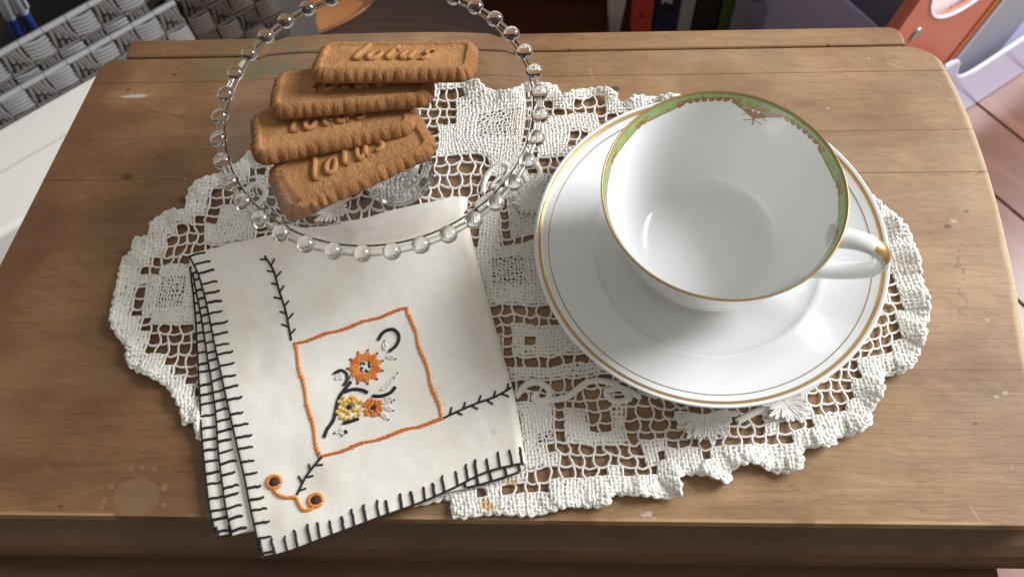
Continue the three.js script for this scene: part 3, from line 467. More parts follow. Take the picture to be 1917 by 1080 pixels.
// ---------------------------------------------------------------- the napkin
{
  const nap = thing('embroidered_napkin', 'folded cream cotton napkin with black blanket stitching and orange floral embroidery', 'napkin', [-0.085, 0.0018, -0.125]);
  const linenBump = dataTex(512, 512, (u, v, i, j) => { const a = Math.sin(u * 128 * Math.PI + 2 * fbm(u * 6, v * 6, 2, 501)), b = Math.sin(v * 128 * Math.PI + 2 * fbm(u * 6, v * 6, 2, 502)); const h = 0.5 + 0.16 * a + 0.16 * b + 0.22 * (fbm(u * 90, v * 90, 2, 503) - 0.5); return [h, h, h]; }, false);
  linenBump.repeat.set(5, 5);
  const linenTex = dataTex(1024, 1024, (u, v) => { const n = fbm(u * 7, v * 7, 5, 511), f = fbm(u * 160, v * 160, 2, 512); let c = [0.985, 0.965, 0.925]; const y = sstep(0.5, 0.75, n); c = c.map((w, k) => w * lerp(1, [0.99, 0.98, 0.955][k], y) * (0.97 + 0.045 * f)); const st = sstep(0.02, 0.0, Math.hypot(u - 0.90, (v - 0.885) * 1.0)); c = c.map((w, k) => lerp(w, [0.90, 0.80, 0.87][k], st * 0.7)); return c; });
  const linen = std(0xffffff, 0.95, { map: linenTex, bumpMap: linenBump, bumpScale: 0.00012 });
  const poly = (list) => { const p = mm(list), c = new THREE.CatmullRomCurve3(p.map((q) => V3(q[0], 0, q[1])), false, 'centripetal'); return (t) => { const q = c.getPointAt(clamp(t)); return [q.x, q.z]; }; };
  const coons = (T, B, Lf, R) => { const a = T(0), b = T(1), c = B(0), d = B(1); return (s, t) => { const p = T(s), q = B(s), l = Lf(t), r = R(t), o = []; for (let k = 0; k < 2; k++) o[k] = (1 - t) * p[k] + t * q[k] + (1 - s) * l[k] + s * r[k] - ((1 - s) * (1 - t) * a[k] + s * (1 - t) * b[k] + (1 - s) * t * c[k] + s * t * d[k]); return o; }; };
  const droop = (x, z) => -0.0035 * Math.pow(clamp((z + 0.066) / 0.02), 2) * 1;
  const wave = (x, z) => 0.0028 * (fbm(x * 26 + 5, z * 26, 2, 521) - 0.5) + 0.0009 * (fbm(x * 90, z * 90, 2, 522) - 0.5);
  // layer(): a thin closed slab; y is its upper face; the right side rolls over as a fold
  function slab(map, yTop, th, fold, nu = 90, nv = 90) {
    const topY = (x, z) => yTop + wave(x, z) + droop(x, z);
    const P = (s, t) => { let [x, z] = map(s, t), y = topY(x, z); const e = Math.min(s, 1 - s, t, 1 - t); return [x, y, z]; };
    const pos = (s, t) => { const p = P(s, t); const f = fold ? clamp((s - 0.965) / 0.035) : 0; if (f > 0) p[1] -= fold * (1 - Math.sqrt(1 - f * f)); const e2 = clamp((0.012 - Math.min(t, 1 - t, s)) / 0.012); p[1] -= th * 0.35 * e2 * e2; return p; };
    const top = gridSurface(nu, nv, (s, t) => [...pos(s, t), s, t]);
    const bot = gridSurface(nu, nv, (s, t) => { const p = pos(s, t); return [p[0], p[1] - (fold ? lerp(th, 0.0004, clamp((s - 0.965) / 0.035)) : th), p[2], s, t]; }, true);
    const side = (fn, flip) => gridSurface(nv, 1, (w, h) => { const [s, t] = fn(w), p = pos(s, t); return [p[0], p[1] - h * (fold && s > 0.965 ? lerp(th, 0.0004, clamp((s - 0.965) / 0.035)) : th), p[2], s, t]; }, flip);
    return { geo: [top, bot, side((w) => [0, w], true), side((w) => [1, w], false), side((w) => [w, 0], false), side((w) => [w, 1], true)], pos };
  }
  const T = poly([[-161.0, -174.6], [-138.1, -180.4], [-117.7, -185.9], [-94.6, -191.1], [-66.8, -197.9], [-41.6, -204.8]]);
  const B = poly([[-111.0, -48.0], [-102.6, -49.6], [-85.7, -55.6], [-68.8, -62.0], [-51.5, -68.6], [-40.0, -73.9], [-28.3, -79.9], [-12.6, -84.0]]);
  const Lf = poly([[-161.0, -174.6], [-154.7, -164.7], [-143.9, -138.0], [-133.3, -109.7], [-124.4, -86.2], [-113.6, -56.1], [-111.0, -48.0]]);
  const R = poly([[-41.6, -204.8], [-38.0, -185.3], [-30.8, -158.0], [-23.7, -132.7], [-17.0, -109.0], [-12.6, -84.0]]);
  const topMap = coons(T, B, Lf, R);
  const L1 = poly([[-161.4, -173.3], [-155.0, -150.8], [-147.3, -120.0], [-139.6, -86.9], [-133.3, -64.5], [-129.7, -55.4]]), B1 = poly([[-129.7, -55.4], [-124.5, -56.2], [-80, -66], [-30, -86]]);
  const L2 = poly([[-160.0, -171.9], [-156.5, -161.9], [-145.5, -130.5], [-137.2, -104.1], [-132.3, -83.6], [-126.5, -64.3], [-123.1, -55.8]]), B2 = poly([[-123.1, -55.8], [-115.0, -58.2], [-70, -66], [-40, -73.2], [-27.0, -76.6], [-13.6, -81.0]]);
  const R1 = poly([[-44, -202], [-36, -150], [-30, -86]]), T1 = poly([[-161.4, -173.3], [-100, -188.0], [-44, -202]]), R2 = poly([[-43, -203], [-27, -140], [-13.6, -81.0]]), T2 = poly([[-160.0, -171.9], [-100, -187], [-43, -203]]);
  const s1 = slab(coons(T1, B1, L1, R1), 0.0034, 0.0011, 0), s2 = slab(coons(T2, B2, L2, R2), 0.0048, 0.0010, 0), s3 = slab(topMap, 0.0064, 0.0011, 0.0034, 140, 140);
  part('under_fold', s1.geo, linen, nap); part('under_fold', s2.geo, linen, nap); const topFold = part('top_fold', s3.geo, linen, nap);
  const at = (x, z) => 0.0064 + wave(x, z) + droop(x, z);
  const black = std(lin(0.022, 0.019, 0.024), 0.8), orange = std(lin(0.80, 0.27, 0.05), 0.75), orangeDeep = std(lin(0.72, 0.20, 0.035), 0.75), yellow = std(lin(0.80, 0.50, 0.09), 0.75), white = std(lin(0.80, 0.79, 0.76), 0.8), brown = std(lin(0.045, 0.022, 0.015), 0.8);
  const q = rng(61);
  // blanket stitches, each one a stitch of its own
  function stitches(sl, edge, inward, n, len, t0 = 0.01, t1 = 0.99) {
    for (let i = 0; i < n; i++) {
      const w = lerp(t0, t1, (i + 0.3 * (q() - 0.5)) / (n - 1)), l = len * (0.85 + 0.3 * q()), pts = [];
      for (let k = 0; k <= 5; k++) { const d = k / 5 * l, [s, t] = edge(clamp(w + 0.006 * (k / 5) * (q() - 0.5)), d), p = sl.pos(s, t); pts.push(V3(p[0], p[1] + (k === 5 ? -0.0002 : k === 0 ? 0.0001 : 0.00022), p[2])); }
      part('blanket_stitch', tube(pts, 0.00049 * (0.9 + 0.3 * q()), { sides: 6 }), black, nap);
    }
    const run = []; for (let i = 0; i <= 140; i++) { const [s, t] = edge(lerp(t0, t1, i / 140), 0.0), p = sl.pos(s, t); run.push(V3(p[0] + 0.0001 * (q() - 0.5), p[1] - 0.0001, p[2])); }
    part('edge_thread', tube(run, 0.00048, { sides: 6 }), black, nap);
  }
  const wS = 0.118, wT = 0.145;                                    // rough size of the sheet, to turn metres into s and t
  stitches(s3, (w, d) => [d / wS, w], 1, 27, 0.0066); stitches(s3, (w, d) => [w, 1 - d / wT], 1, 24, 0.0064);
  stitches(s1, (w, d) => [d / 0.11, w], 1, 26, 0.0060, 0.03, 0.99); stitches(s2, (w, d) => [d / 0.115, w], 1, 27, 0.0060, 0.05, 0.99);
  stitches(s2, (w, d) => [w, 1 - d / wT], 1, 5, 0.0055, 0.80, 0.985); stitches(s1, (w, d) => [w, 1 - d / wT], 1, 2, 0.0045, 0.005, 0.05);
  // free embroidery, given on the cloth in millimetres
  const on = (list, n = 20, h = 0.0002) => smooth(list.map(([x, z]) => V3(x / 1000, 0, z / 1000)), n).map((p) => V3(p.x, at(p.x, p.z) + h, p.z));
  const thread = (name, list, r, mat, n = 20, bump = 0, parent = nap) => part(name, tube(on(list, n), (t, i) => r * (0.9 + bump * Math.abs(Math.sin(i * 1.15)) ), { sides: 7 }), mat, parent);
  const SQ = [[-108.1, -131.8], [-62.7, -148.0], [-45.5, -100.9], [-92.3, -84.9]];
  for (let k = 0; k < 4; k++) {                                // stem stitch: short slanted stitches, each overlapping the last
    const a = SQ[k], b = SQ[(k + 1) % 4], L = Math.hypot(b[0] - a[0], b[1] - a[1]), dx = (b[0] - a[0]) / L, dz = (b[1] - a[1]) / L, n = 27, gs = [];
    for (let i = 0; i < n; i++) { const m = (i + 0.5) / n * L, w = 0.35 * Math.sin(i * 0.7 + k) + 0.25 * (q() - 0.5), sl = 0.34, h = 1.45, pts = [-1, -0.4, 0.2, 0.7, 1].map((t) => { const o = w + t * h * sl, x = (a[0] + dx * (m + t * h) - dz * o) / 1000, z = (a[1] + dz * (m + t * h) + dx * o) / 1000; return V3(x, at(x, z) + 0.00042 * (1 - t * t) - 0.0001, z); }); gs.push(tube(pts, (t) => 0.00052 * (0.55 + 0.5 * Math.sin(Math.PI * clamp(t, 0.08, 0.92))), { sides: 6 })); }
    part('square_outline', gs, k % 2 ? orange : orangeDeep, nap);
  }
  function feather(list, n, barb) {
    const c = smooth(list.map(([x, z]) => V3(x / 1000, 0, z / 1000)), 60), f = new THREE.Group(); thread('feather_stitch', list, 0.00046, black, 40, 0.15);
    for (let i = 0; i < n; i++) { const k = Math.round((i + 0.6) / n * 58), p = c[k], d = c[Math.min(60, k + 1)].clone().sub(c[Math.max(0, k - 1)]).normalize(), sgn = i % 2 ? 1 : -1, w = barb * (0.85 + 0.35 * q()); const e = [p.x + (-d.x * 0.62 + sgn * d.z * 0.78) * w, p.z + (-d.z * 0.62 - sgn * d.x * 0.78) * w]; thread('feather_barb', [[p.x * 1000, p.z * 1000], [(p.x + e[0]) * 500 + 0.12, (p.z + e[1]) * 500], [e[0] * 1000, e[1] * 1000]], 0.00044, black, 6); }
  }
  feather([[-126.6, -173.0], [-121.8, -166.0], [-118.4, -157.3], [-114.4, -148.0], [-109.6, -133.4]], 12, 0.0032);
  feather([[-18.6, -113.6], [-25.0, -109.8], [-32.7, -107.0], [-39.4, -104.0], [-45.0, -101.2]], 9, 0.0030);
  feather([[-91.3, -85.4], [-94.4, -81.4], [-97.0, -77.6], [-99.6, -70.6]], 6, 0.0030);
  // the corner motif with two dark knots
  thread('corner_scroll', [[-109.6, -75.0], [-107.8, -71.4], [-104.2, -69.6], [-99.8, -69.4], [-98.0, -66.8], [-96.0, -64.8], [-93.0, -65.4], [-91.2, -68.2]], 0.00056, orange, 60, 0.5);
  const knot = (x, z, r, mat, parent, name = 'knot', h = 0.0003) => { const g = new THREE.IcosahedronGeometry(r, 2); g.scale(1, 0.75, 1); const p = g.attributes.position; for (let i = 0; i < p.count; i++) { const f = 1 + 0.25 * (vnoise(p.getX(i) * 4000 + x * 9000, p.getZ(i) * 4000 + p.getY(i) * 3000, 5) - 0.5); p.setXYZ(i, p.getX(i) * f, p.getY(i) * f, p.getZ(i) * f); } g.computeVertexNormals(); g.translate(x / 1000, at(x / 1000, z / 1000) + h, z / 1000); return part(name, g, mat, parent); };
  for (const [x, z] of [[-109.0, -75.4], [-92.0, -68.5]]) { const ring = []; for (let i = 0; i <= 14; i++) { const a = i / 14 * 6.0 + 0.4; ring.push([x + 2.5 * Math.cos(a), z + 2.3 * Math.sin(a)]); } thread('knot_ring', ring, 0.0007, orange, 40, 0.4); knot(x, z, 0.0020, brown, nap, 'dark_knot', 0.0001); }
  // main orange flower
  const FX = -78.0, FZ = -122.2, petal = (cx, cz, a, r0, r1, w, mat, parent, name = 'petal') => { const gs = []; for (let k = -1; k <= 1; k++) { const pts = []; for (let i = 0; i <= 6; i++) { const t = i / 6, r = lerp(r0, r1 * (k ? 0.95 : 1), t), side = k * w * Math.sin(Math.PI * clamp(t * 0.92 + 0.06)) ; const x = (cx + r * Math.cos(a) - side * Math.sin(a)) / 1000, z = (cz + r * Math.sin(a) + side * Math.cos(a)) / 1000; pts.push(V3(x, at(x, z) + 0.0001 + 0.00035 * Math.sin(Math.PI * t), z)); } gs.push(tube(pts, (t) => 0.00058 * (0.6 + 0.5 * Math.sin(Math.PI * clamp(t, 0.1, 0.9))), { sides: 6 })); } return part(name, gs, mat, parent); };
  const fl = new THREE.Group(); fl.name = 'large_flower'; nap.add(fl);
  for (let k = 0; k < 11; k++) { const a = k / 11 * 2 * Math.PI + 0.2; petal(FX, FZ, a, 2.6, 7.0, 1.0, k % 3 ? orange : orangeDeep, fl); knot(FX + 7.3 * Math.cos(a), FZ + 7.3 * Math.sin(a), 0.00045, black, fl, 'petal_tip'); }
  for (let k = 0; k < 9; k++) { const a = k / 9 * 2 * Math.PI; knot(FX + 1.55 * Math.cos(a), FZ + 1.55 * Math.sin(a), 0.00062, k % 2 ? white : black, fl, 'centre_knot'); knot(FX + 2.4 * Math.cos(a + 0.3), FZ + 2.4 * Math.sin(a + 0.3), 0.0004, k % 2 ? black : white, fl, 'centre_knot'); }
  for (let k = 0; k < 4; k++) knot(FX + 0.6 * Math.cos(k * 1.6), FZ + 0.6 * Math.sin(k * 1.6), 0.0006, white, fl, 'centre_knot');
  // two small flowers of knots
  const small = (name, cx, cz, R, mat, mat2, n) => { const g = new THREE.Group(); g.name = name; nap.add(g); for (let i = 0; i < n; i++) { const rr = R * (i < n * 0.4 ? 0.50 : 0.93) * (0.80 + 0.36 * q()), a = (i < n * 0.4 ? i / (n * 0.4) : (i - n * 0.4) / (n * 0.6)) * 2 * Math.PI + 0.5 * q(); knot(cx + rr * Math.cos(a), cz + rr * Math.sin(a), 0.00084 * (0.85 + 0.25 * q()), q() < 0.6 ? mat : mat2, g, 'french_knot'); } knot(cx, cz, 0.0011, black, g, 'flower_eye', 0.0004); };
  small('yellow_flower', -82.9, -105.3, 4.9, yellow, std(lin(0.86, 0.60, 0.20), 0.75), 34); small('small_orange_flower', -73.2, -105.0, 3.5, orangeDeep, orange, 22);
  // stems, curls and leaves
  const S = (list, r = 0.00058) => thread('stem', list, r, black, 24, 0.15);
  S([[-91.4, -92.8], [-90.6, -96.0], [-88.6, -99.6], [-88.0, -104.0], [-87.4, -109.2], [-85.0, -113.4], [-83.2, -116.0]], 0.0007);
  S([[-90.6, -119.2], [-88.0, -120.8], [-85.4, -119.4], [-85.0, -116.4], [-86.2, -114.4]]); S([[-85.6, -111.6], [-82.0, -112.8], [-77.6, -112.2], [-76.0, -111.2]], 0.0007);
  S([[-74.0, -110.0], [-70.4, -110.0], [-66.6, -111.6], [-65.0, -113.8]], 0.0007);
  S([[-73.8, -133.8], [-71.6, -137.4], [-67.8, -138.4], [-65.2, -135.8], [-65.8, -131.8], [-68.8, -128.8]], 0.0007); S([[-84.6, -98.6], [-81.8, -99.4], [-78.6, -100.6]], 0.0007); S([[-83.6, -95.8], [-82.6, -94.6]]);
  const leaf = (x, z, a, l = 3.2) => { const pts = []; for (let i = 0; i <= 10; i++) { const t = i / 10 * 2 * Math.PI; const u = l * 0.5 * (1 - Math.cos(t)), w = 0.55 * Math.sin(t); pts.push([x + u * Math.cos(a) - w * Math.sin(a), z + u * Math.sin(a) + w * Math.cos(a)]); } thread('white_leaf', pts, 0.00042, white, 18); knot(x + (l + 0.6) * Math.cos(a), z + (l + 0.6) * Math.sin(a), 0.00036, black, nap, 'leaf_tip'); };
  leaf(-70.6, -112.6, -0.6); leaf(-68.4, -114.4, -0.9); leaf(-66.4, -116.2, -1.1); leaf(-68.8, -109.2, 0.2); leaf(-68.6, -105.4, 0.4); leaf(-69.6, -102.6, 0.7); leaf(-70.0, -107.4, 0.0); leaf(-70.6, -129.6, -1.7); leaf(-69.6, -126.8, 0.3); leaf(-87.2, -117.0, -2.0, 2.6); leaf(-83.4, -115.6, -1.2, 2.8); leaf(-84.6, -96.4, 2.6, 3.0); leaf(-85.0, -97.0, 1.4, 2.8); leaf(-89.2, -116.8, -1.3, 2.2);
}

// ---------------------------------------------------------------- background, left: basket, tray, white box
{
  // axes of the baskets: along their long side, and towards the back
  const ux = [0.777, -0.629], nx = [0.629, 0.777];            // along, towards the viewer
  const greys = [std(lin(0.26, 0.25, 0.25), 0.42), std(lin(0.155, 0.14, 0.135), 0.5), std(lin(0.36, 0.35, 0.36), 0.5)];
  const mk = (orient, seed) => { const q = rng(seed), gs = []; for (let k = 0; k < 5; k++) { const pts = []; for (let i = 0; i <= 6; i++) { const t = i / 6 - 0.5, o = (k - 2) * 0.0037, h = 0.0015 * Math.cos(Math.PI * t) + 0.0004 * (q() - 0.5); pts.push(orient ? V3(t * 0.0190, o + 0.0012 * Math.sin(t * 3 + seed), h) : V3(o + 0.0014 * Math.sin(t * 3 + k), t * 0.0190, h)); } gs.push(tube(pts, 0.0019, { sides: 6 })); } return mergeGeometries(gs); };
  const cells = [mk(0, 1), mk(1, 2), mk(0, 3), mk(1, 4)], cordG = new THREE.CylinderGeometry(0.0023, 0.0023, 0.0190, 10, 1); cordG.rotateZ(Math.PI / 2); const capG = new THREE.CylinderGeometry(0.0016, 0.0016, 0.0185, 8, 1); capG.rotateZ(Math.PI / 2);
  const CW = 0.0196;
  function wall(o, x0, n, rows, yTop, q, rope = greys) {                    // a woven wall in the thing's own axes, facing +z, standing on y = 0
    local('wall_panel', new THREE.BoxGeometry(n * CW, yTop - 0.001, 0.003).translate(x0 + n * CW / 2, (yTop - 0.001) / 2, -0.0036), rope[1], o);
    for (let i = 0; i < n; i++) {
      const cx = x0 + (i + 0.5) * CW, c = local('rim_cord', cordG, rope[2], o); c.position.set(cx, yTop, 0.0006); c.rotation.z = 0.03 * (q() - 0.5);
      for (let r = 0; r < rows; r++) { const m = local('weave_square', cells[((i + r) % 2) + (q() < 0.5 ? 0 : 2)], rope[(i + r) % 2 ? 0 : 1], o); m.position.set(cx, yTop - 0.0122 - r * 0.0228, 0.0); const e = local('course_cord', capG, rope[1], o); e.position.set(cx, yTop - 0.0236 - r * 0.0228, 0.001); }
    }
  }
  const turn = Math.atan2(0.6215, 0.7834), back = (d) => [-0.338 - 0.6215 * d, -0.42, -0.492 - 0.7834 * d];
  const bk = thing('woven_basket', 'grey woven basket holding blue pens behind the left table corner', 'basket', back(0.014)); bk.rotation.y = turn;
  { const q = rng(3), X0 = 0.014 - 12 * CW, X1 = 0.014; wall(bk, X0, 12, 3, 0.248, q);
    for (const x of [X0 + 0.002, X1 - 0.002]) local('side_wall', new THREE.BoxGeometry(0.004, 0.245, 0.16).translate(x, 0.1225, -0.085), greys[1], bk); local('back_wall', new THREE.BoxGeometry(X1 - X0, 0.245, 0.004).translate((X0 + X1) / 2, 0.1225, -0.167), greys[1], bk); local('bottom', new THREE.BoxGeometry(X1 - X0 - 0.01, 0.004, 0.155).translate((X0 + X1) / 2, 0.082, -0.085), greys[1], bk); }
  const tr = thing('woven_tray', 'low grey woven tray with pale cord rim in front of the pen basket', 'tray', back(0.005)); tr.rotation.y = turn;
  { const q = rng(4), X0 = 0.034 - 15 * CW; wall(tr, X0, 15, 4, 0.219, q); local('side_wall', new THREE.BoxGeometry(0.004, 0.215, 0.09).translate(0.032, 0.1075, -0.052), greys[1], tr); }
  const dk = thing('shaded_tray_end', 'right end of the grey woven tray behind the table, its shade put into dark brown colours', 'basket', back(0.007)); dk.rotation.y = turn;
  { const q = rng(6), m = [std(lin(0.075, 0.058, 0.045), 0.6), std(lin(0.05, 0.038, 0.03), 0.6), std(lin(0.13, 0.115, 0.105), 0.55)]; wall(dk, 0.036, 4, 4, 0.219, q, m); for (const x of [0.038, 0.112]) local('side_wall', new THREE.BoxGeometry(0.004, 0.215, 0.12).translate(x, 0.1075, -0.066), m[1], dk); local('back_wall', new THREE.BoxGeometry(0.078, 0.215, 0.004).translate(0.075, 0.1075, -0.128), m[1], dk); }  // tray wall carried on in darker colours; its shade is painted in
  // pens
  const penMat = [std(lin(0.03, 0.07, 0.36), 0.35), std(lin(0.62, 0.65, 0.72), 0.35)];
  const pen = (name, label, a, b, r, cap) => { const p = thing(name, label, 'pen', a, 'pens in the grey basket'), d = V3(b[0] - a[0], b[1] - a[1], b[2] - a[2]), L = d.length(); p.quaternion.setFromUnitVectors(V3(0, 1, 0), d.normalize()); const g = new THREE.CylinderGeometry(r, r, L * 0.6, 12); g.translate(0, L * 0.3, 0); local('barrel', g, penMat[0], p); const c = new THREE.CylinderGeometry(r * 1.08, r * 1.08, L * 0.4, 12); c.translate(0, L * 0.8, 0); local('cap', c, penMat[1], p); const cl = new THREE.BoxGeometry(r * 0.5, L * 0.28, r * 0.5); cl.translate(r * 1.3, L * 0.82, 0); local('clip', cl, penMat[1], p); };
  pen('pen', 'white and blue pen leaning leftmost in the grey basket', [-0.469, -0.25, -0.514], [-0.428, -0.155, -0.487], 0.0045);
  pen('pen', 'white and blue pen leaning beside another pen in the grey basket', [-0.457, -0.25, -0.522], [-0.4213, -0.155, -0.4902], 0.0045);
  // white box under and in front of the tray
  const wb = thing('white_box', 'white painted box with raised front lip at the left edge of the table', 'box', [-0.338, -0.42, -0.492]); wb.rotation.y = turn;
  const wm = std(lin(0.84, 0.815, 0.76), 0.45); local('box_body', new RoundedBoxGeometry(0.50, 0.198, 0.098, 3, 0.002).translate(-0.25, 0.099, 0.049), wm, wb); local('front_lip', new RoundedBoxGeometry(0.50, 0.030, 0.054, 5, 0.005).translate(-0.2502, 0.191, 0.0715), wm, wb);
  // dark things beyond the tray
  const bookMat = [std(lin(0.012, 0.012, 0.013), 0.4), std(lin(0.25, 0.13, 0.05), 0.5), std(lin(0.10, 0.095, 0.09), 0.5)];
  const bx = thing('dark_folder', 'black folder with brown edge leaning behind the table near the beaded rim', 'folder', [-0.325, -0.42, -0.560]); bx.rotation.y = 0.9;
  local('cover', new RoundedBoxGeometry(0.20, 0.20, 0.010, 2, 0.002).translate(0, 0.10, 0), bookMat[0], bx); local('page_edge', new RoundedBoxGeometry(0.19, 0.195, 0.006, 2, 0.001).translate(0, 0.10, 0.0085), bookMat[1], bx); local('back_cover', new RoundedBoxGeometry(0.20, 0.20, 0.012, 2, 0.003).translate(0, 0.10, 0.020), bookMat[2], bx);
}

// ---------------------------------------------------------------- background, right: books, binders, clear bin
{
  const canv = (w, h, fn) => { const c = document.createElement('canvas'); c.width = w; c.height = h; fn(c.getContext('2d'), w, h); const t = new THREE.CanvasTexture(c); t.colorSpace = THREE.SRGBColorSpace; return t; };
  const Y = -0.4115, Z = -0.655;
  function book(name, label, cat, x0, x1, h, mat, { z = Z, d = 0.2, name2 = 'spine', group } = {}) { const b = thing(name, label, cat, [(x0 + x1) / 2, Y, z - d / 2], group); local(name2, new RoundedBoxGeometry(x1 - x0 - 0.001, h, 0.004, 2, 0.0015).translate(0, h / 2, d / 2 - 0.002), mat, b); local('pages', new THREE.BoxGeometry(x1 - x0 - 0.006, h - 0.006, d - 0.008).translate(0, h / 2, -0.002), std(lin(0.5, 0.48, 0.44), 0.8), b); for (const s of [-1, 1]) local('cover', new RoundedBoxGeometry(0.0025, h, d - 0.0045, 1, 0.001).translate(s * ((x1 - x0) / 2 - 0.002), h / 2, -0.0022), mat, b); return b; }
  const navy = std(lin(0.008, 0.014, 0.045), 0.4);
  const red = thing('red_tag', 'red plastic tag standing left of the navy book with white letters', 'tag', [0.0865, Y, -0.648]);
  { const s = [[-0.0105, 0.30], [-0.0105, 0.030], [-0.004, 0.020], [0.006, 0.016], [0.0105, 0.020], [0.0105, 0.30]]; local('tag_plate', prism(s, 0.008, 0.002), std(lin(0.34, 0.03, 0.02), 0.45), red); local('rivet', new THREE.CylinderGeometry(0.0022, 0.0022, 0.002, 12).rotateX(Math.PI / 2).translate(-0.001, 0.052, 0.011), std(lin(0.03, 0.004, 0.004), 0.5), red); }
  const nb = book('navy_book', 'navy blue book with white vertical letters on its spine', 'book', 0.1015, 0.1265, 0.28, navy);
  { const t = canv(256, 128, (x, w, h) => { x.fillStyle = '#060b1c'; x.fillRect(0, 0, w, h); x.fillStyle = '#c9cdd8'; x.font = 'bold 92px sans-serif'; x.textAlign = 'center'; x.textBaseline = 'middle'; x.fillText('ZE', w / 2, h / 2 + 4); }); const g = new THREE.PlaneGeometry(0.044, 0.020); g.rotateZ(Math.PI / 2); local('spine_lettering', g, std(0xffffff, 0.5, { map: t }), nb).position.set(-0.002, 0.058, 0.1003); }
  book('white_book', 'slim pale grey book between the navy book and the dark one', 'book', 0.1270, 0.1425, 0.26, std(lin(0.30, 0.28, 0.29), 0.6));
  book('black_binder', 'black binder between the slim pale book and the green one', 'binder', 0.1432, 0.1690, 0.30, std(lin(0.012, 0.009, 0.008), 0.5));
  book('green_binder', 'olive green binder on the floor behind the table', 'binder', 0.1697, 0.1960, 0.30, std(lin(0.06, 0.085, 0.012), 0.5));
  book('taupe_binder', 'taupe grey binder right of the olive green one', 'binder', 0.1967, 0.2240, 0.30, std(lin(0.22, 0.18, 0.165), 0.6));
  book('lavender_binder', 'pale lavender binder right of the taupe one, behind the clear file', 'binder', 0.2247, 0.2500, 0.30, std(lin(0.20, 0.185, 0.22), 0.6));
  book('grey_binder', 'grey binder with red finger hole behind the clear file', 'binder', 0.2507, 0.2755, 0.30, std(lin(0.11, 0.095, 0.11), 0.6));
  { const m = scene.children[scene.children.length - 1]; local('finger_hole', new THREE.CylinderGeometry(0.0075, 0.0075, 0.002, 24).rotateX(Math.PI / 2).translate(0.002, 0.018, 0.1008), std(lin(0.22, 0.02, 0.015), 0.6), m); local('finger_ring', new THREE.TorusGeometry(0.009, 0.0013, 8, 28).translate(0.002, 0.018, 0.1012), std(lin(0.35, 0.33, 0.36), 0.4), m); }
  book('brown_binder', 'dark brown binder behind the clear file, left of the teal one', 'binder', 0.2762, 0.3030, 0.30, std(lin(0.09, 0.075, 0.07), 0.6));
  book('teal_binder', 'teal green binder left of the coral one behind the table', 'binder', 0.3050, 0.3560, 0.32, std(lin(0.085, 0.27, 0.23), 0.45));
  const cf = thing('clear_file', 'clear plastic magazine file with slanted edge before the grey binders', 'magazine file', [0.255, Y, -0.645]);
  local('slanted_panel', prism([[-0.075, 0], [0.066, 0], [0.066, 0.008], [-0.064, 0.063], [-0.075, 0.068]], 0.0012, 0.0004), phys(lin(0.72, 0.72, 0.86), 0.35, { transmission: 0.8, thickness: 0 }), cf);
  const wt = thing('white_cup', 'small white plastic cup on the dark floor left of the red tag', 'cup', [0.0615, Y, -0.662]); local('cup_body', new THREE.CylinderGeometry(0.012, 0.0085, 0.055, 24, 1).translate(0, 0.06, 0), std(lin(0.42, 0.40, 0.38), 0.5), wt); local('cup_foot', new THREE.CylinderGeometry(0.0085, 0.0055, 0.033, 24, 1).translate(0, 0.0165, 0), std(lin(0.3, 0.29, 0.28), 0.5), wt);

  // the clear bin and what stands in it; own axes: x along its front wall, z out of it
  const A = [0.3459, -0.513], th = Math.atan2(0.56927, 0.82215);
  const place = (o) => { o.position.set(A[0], -0.42, A[1]); o.rotation.y = th; return o; };
  const plast = phys(lin(0.80, 0.78, 0.96), 0.22, { transmission: 0.62, thickness: 0 });
  const bin = place(thing('clear_plastic_bin', 'clear lavender tinted plastic bin holding the coral binder and papers', 'bin'));
  { const s = [[-0.034, 0.002], [0.40, 0.002], [0.40, 0.098], [0.10, 0.090], [0.045, 0.089], [0.030, 0.092], [0.018, 0.100], [0.010, 0.112], [0.004, 0.128], [-0.004, 0.137], [-0.018, 0.139], [-0.030, 0.135], [-0.034, 0.124]];
    local('front_panel', prism(s, 0.0024, 0.0009), plast, bin); local('rim_bead', tube(smooth([[0.40, 0.099, 0.0012], [0.10, 0.091, 0.0012], [0.045, 0.090, 0.0012], [0.030, 0.093, 0.0012], [0.018, 0.101, 0.0012], [0.010, 0.113, 0.0012], [0.004, 0.129, 0.0012], [-0.006, 0.1385, 0.0012], [-0.018, 0.140, 0.0012]], 60), 0.0017, { sides: 8 }), phys(lin(0.86, 0.84, 0.98), 0.2, { transmission: 0.35, thickness: 0 }), bin);
    local('end_panel', new RoundedBoxGeometry(0.0024, 0.137, 0.235, 1, 0.0008).translate(-0.0325, 0.0705, -0.119), plast, bin); local('bottom_panel', new RoundedBoxGeometry(0.43, 0.0024, 0.235, 1, 0.0008).translate(0.184, 0.0016, -0.119), plast, bin); local('back_panel', new RoundedBoxGeometry(0.43, 0.137, 0.0024, 1, 0.0008).translate(0.184, 0.0705, -0.237), plast, bin); }
  const lean = (y) => y * 0.329;
  const inBin = (name, label, cat, s0, s1, h, z0, z1, mat, pname, holes = []) => { const o = place(thing(name, label, cat)); const pts = [[s0, 0.004], [s1, 0.004], [s1 + lean(h), h], [s0 + lean(h), h]]; const g = prism(pts, z0 - z1, 0.0015, holes); g.translate(0, 0, z1); local(pname, g, mat, o); return o; };
  const hole = new THREE.Path(); hole.absellipse(-0.004, 0.256, 0.066, 0.068, 0, Math.PI * 2, true);
  const coralM = std(lin(0.58, 0.155, 0.085), 0.45);
  const cb = inBin('coral_binder', 'coral red lever arch binder with round finger hole leaning in the clear bin', 'binder', -0.166, -0.018, 0.34, -0.016, -0.020, coralM, 'spine', [hole]);
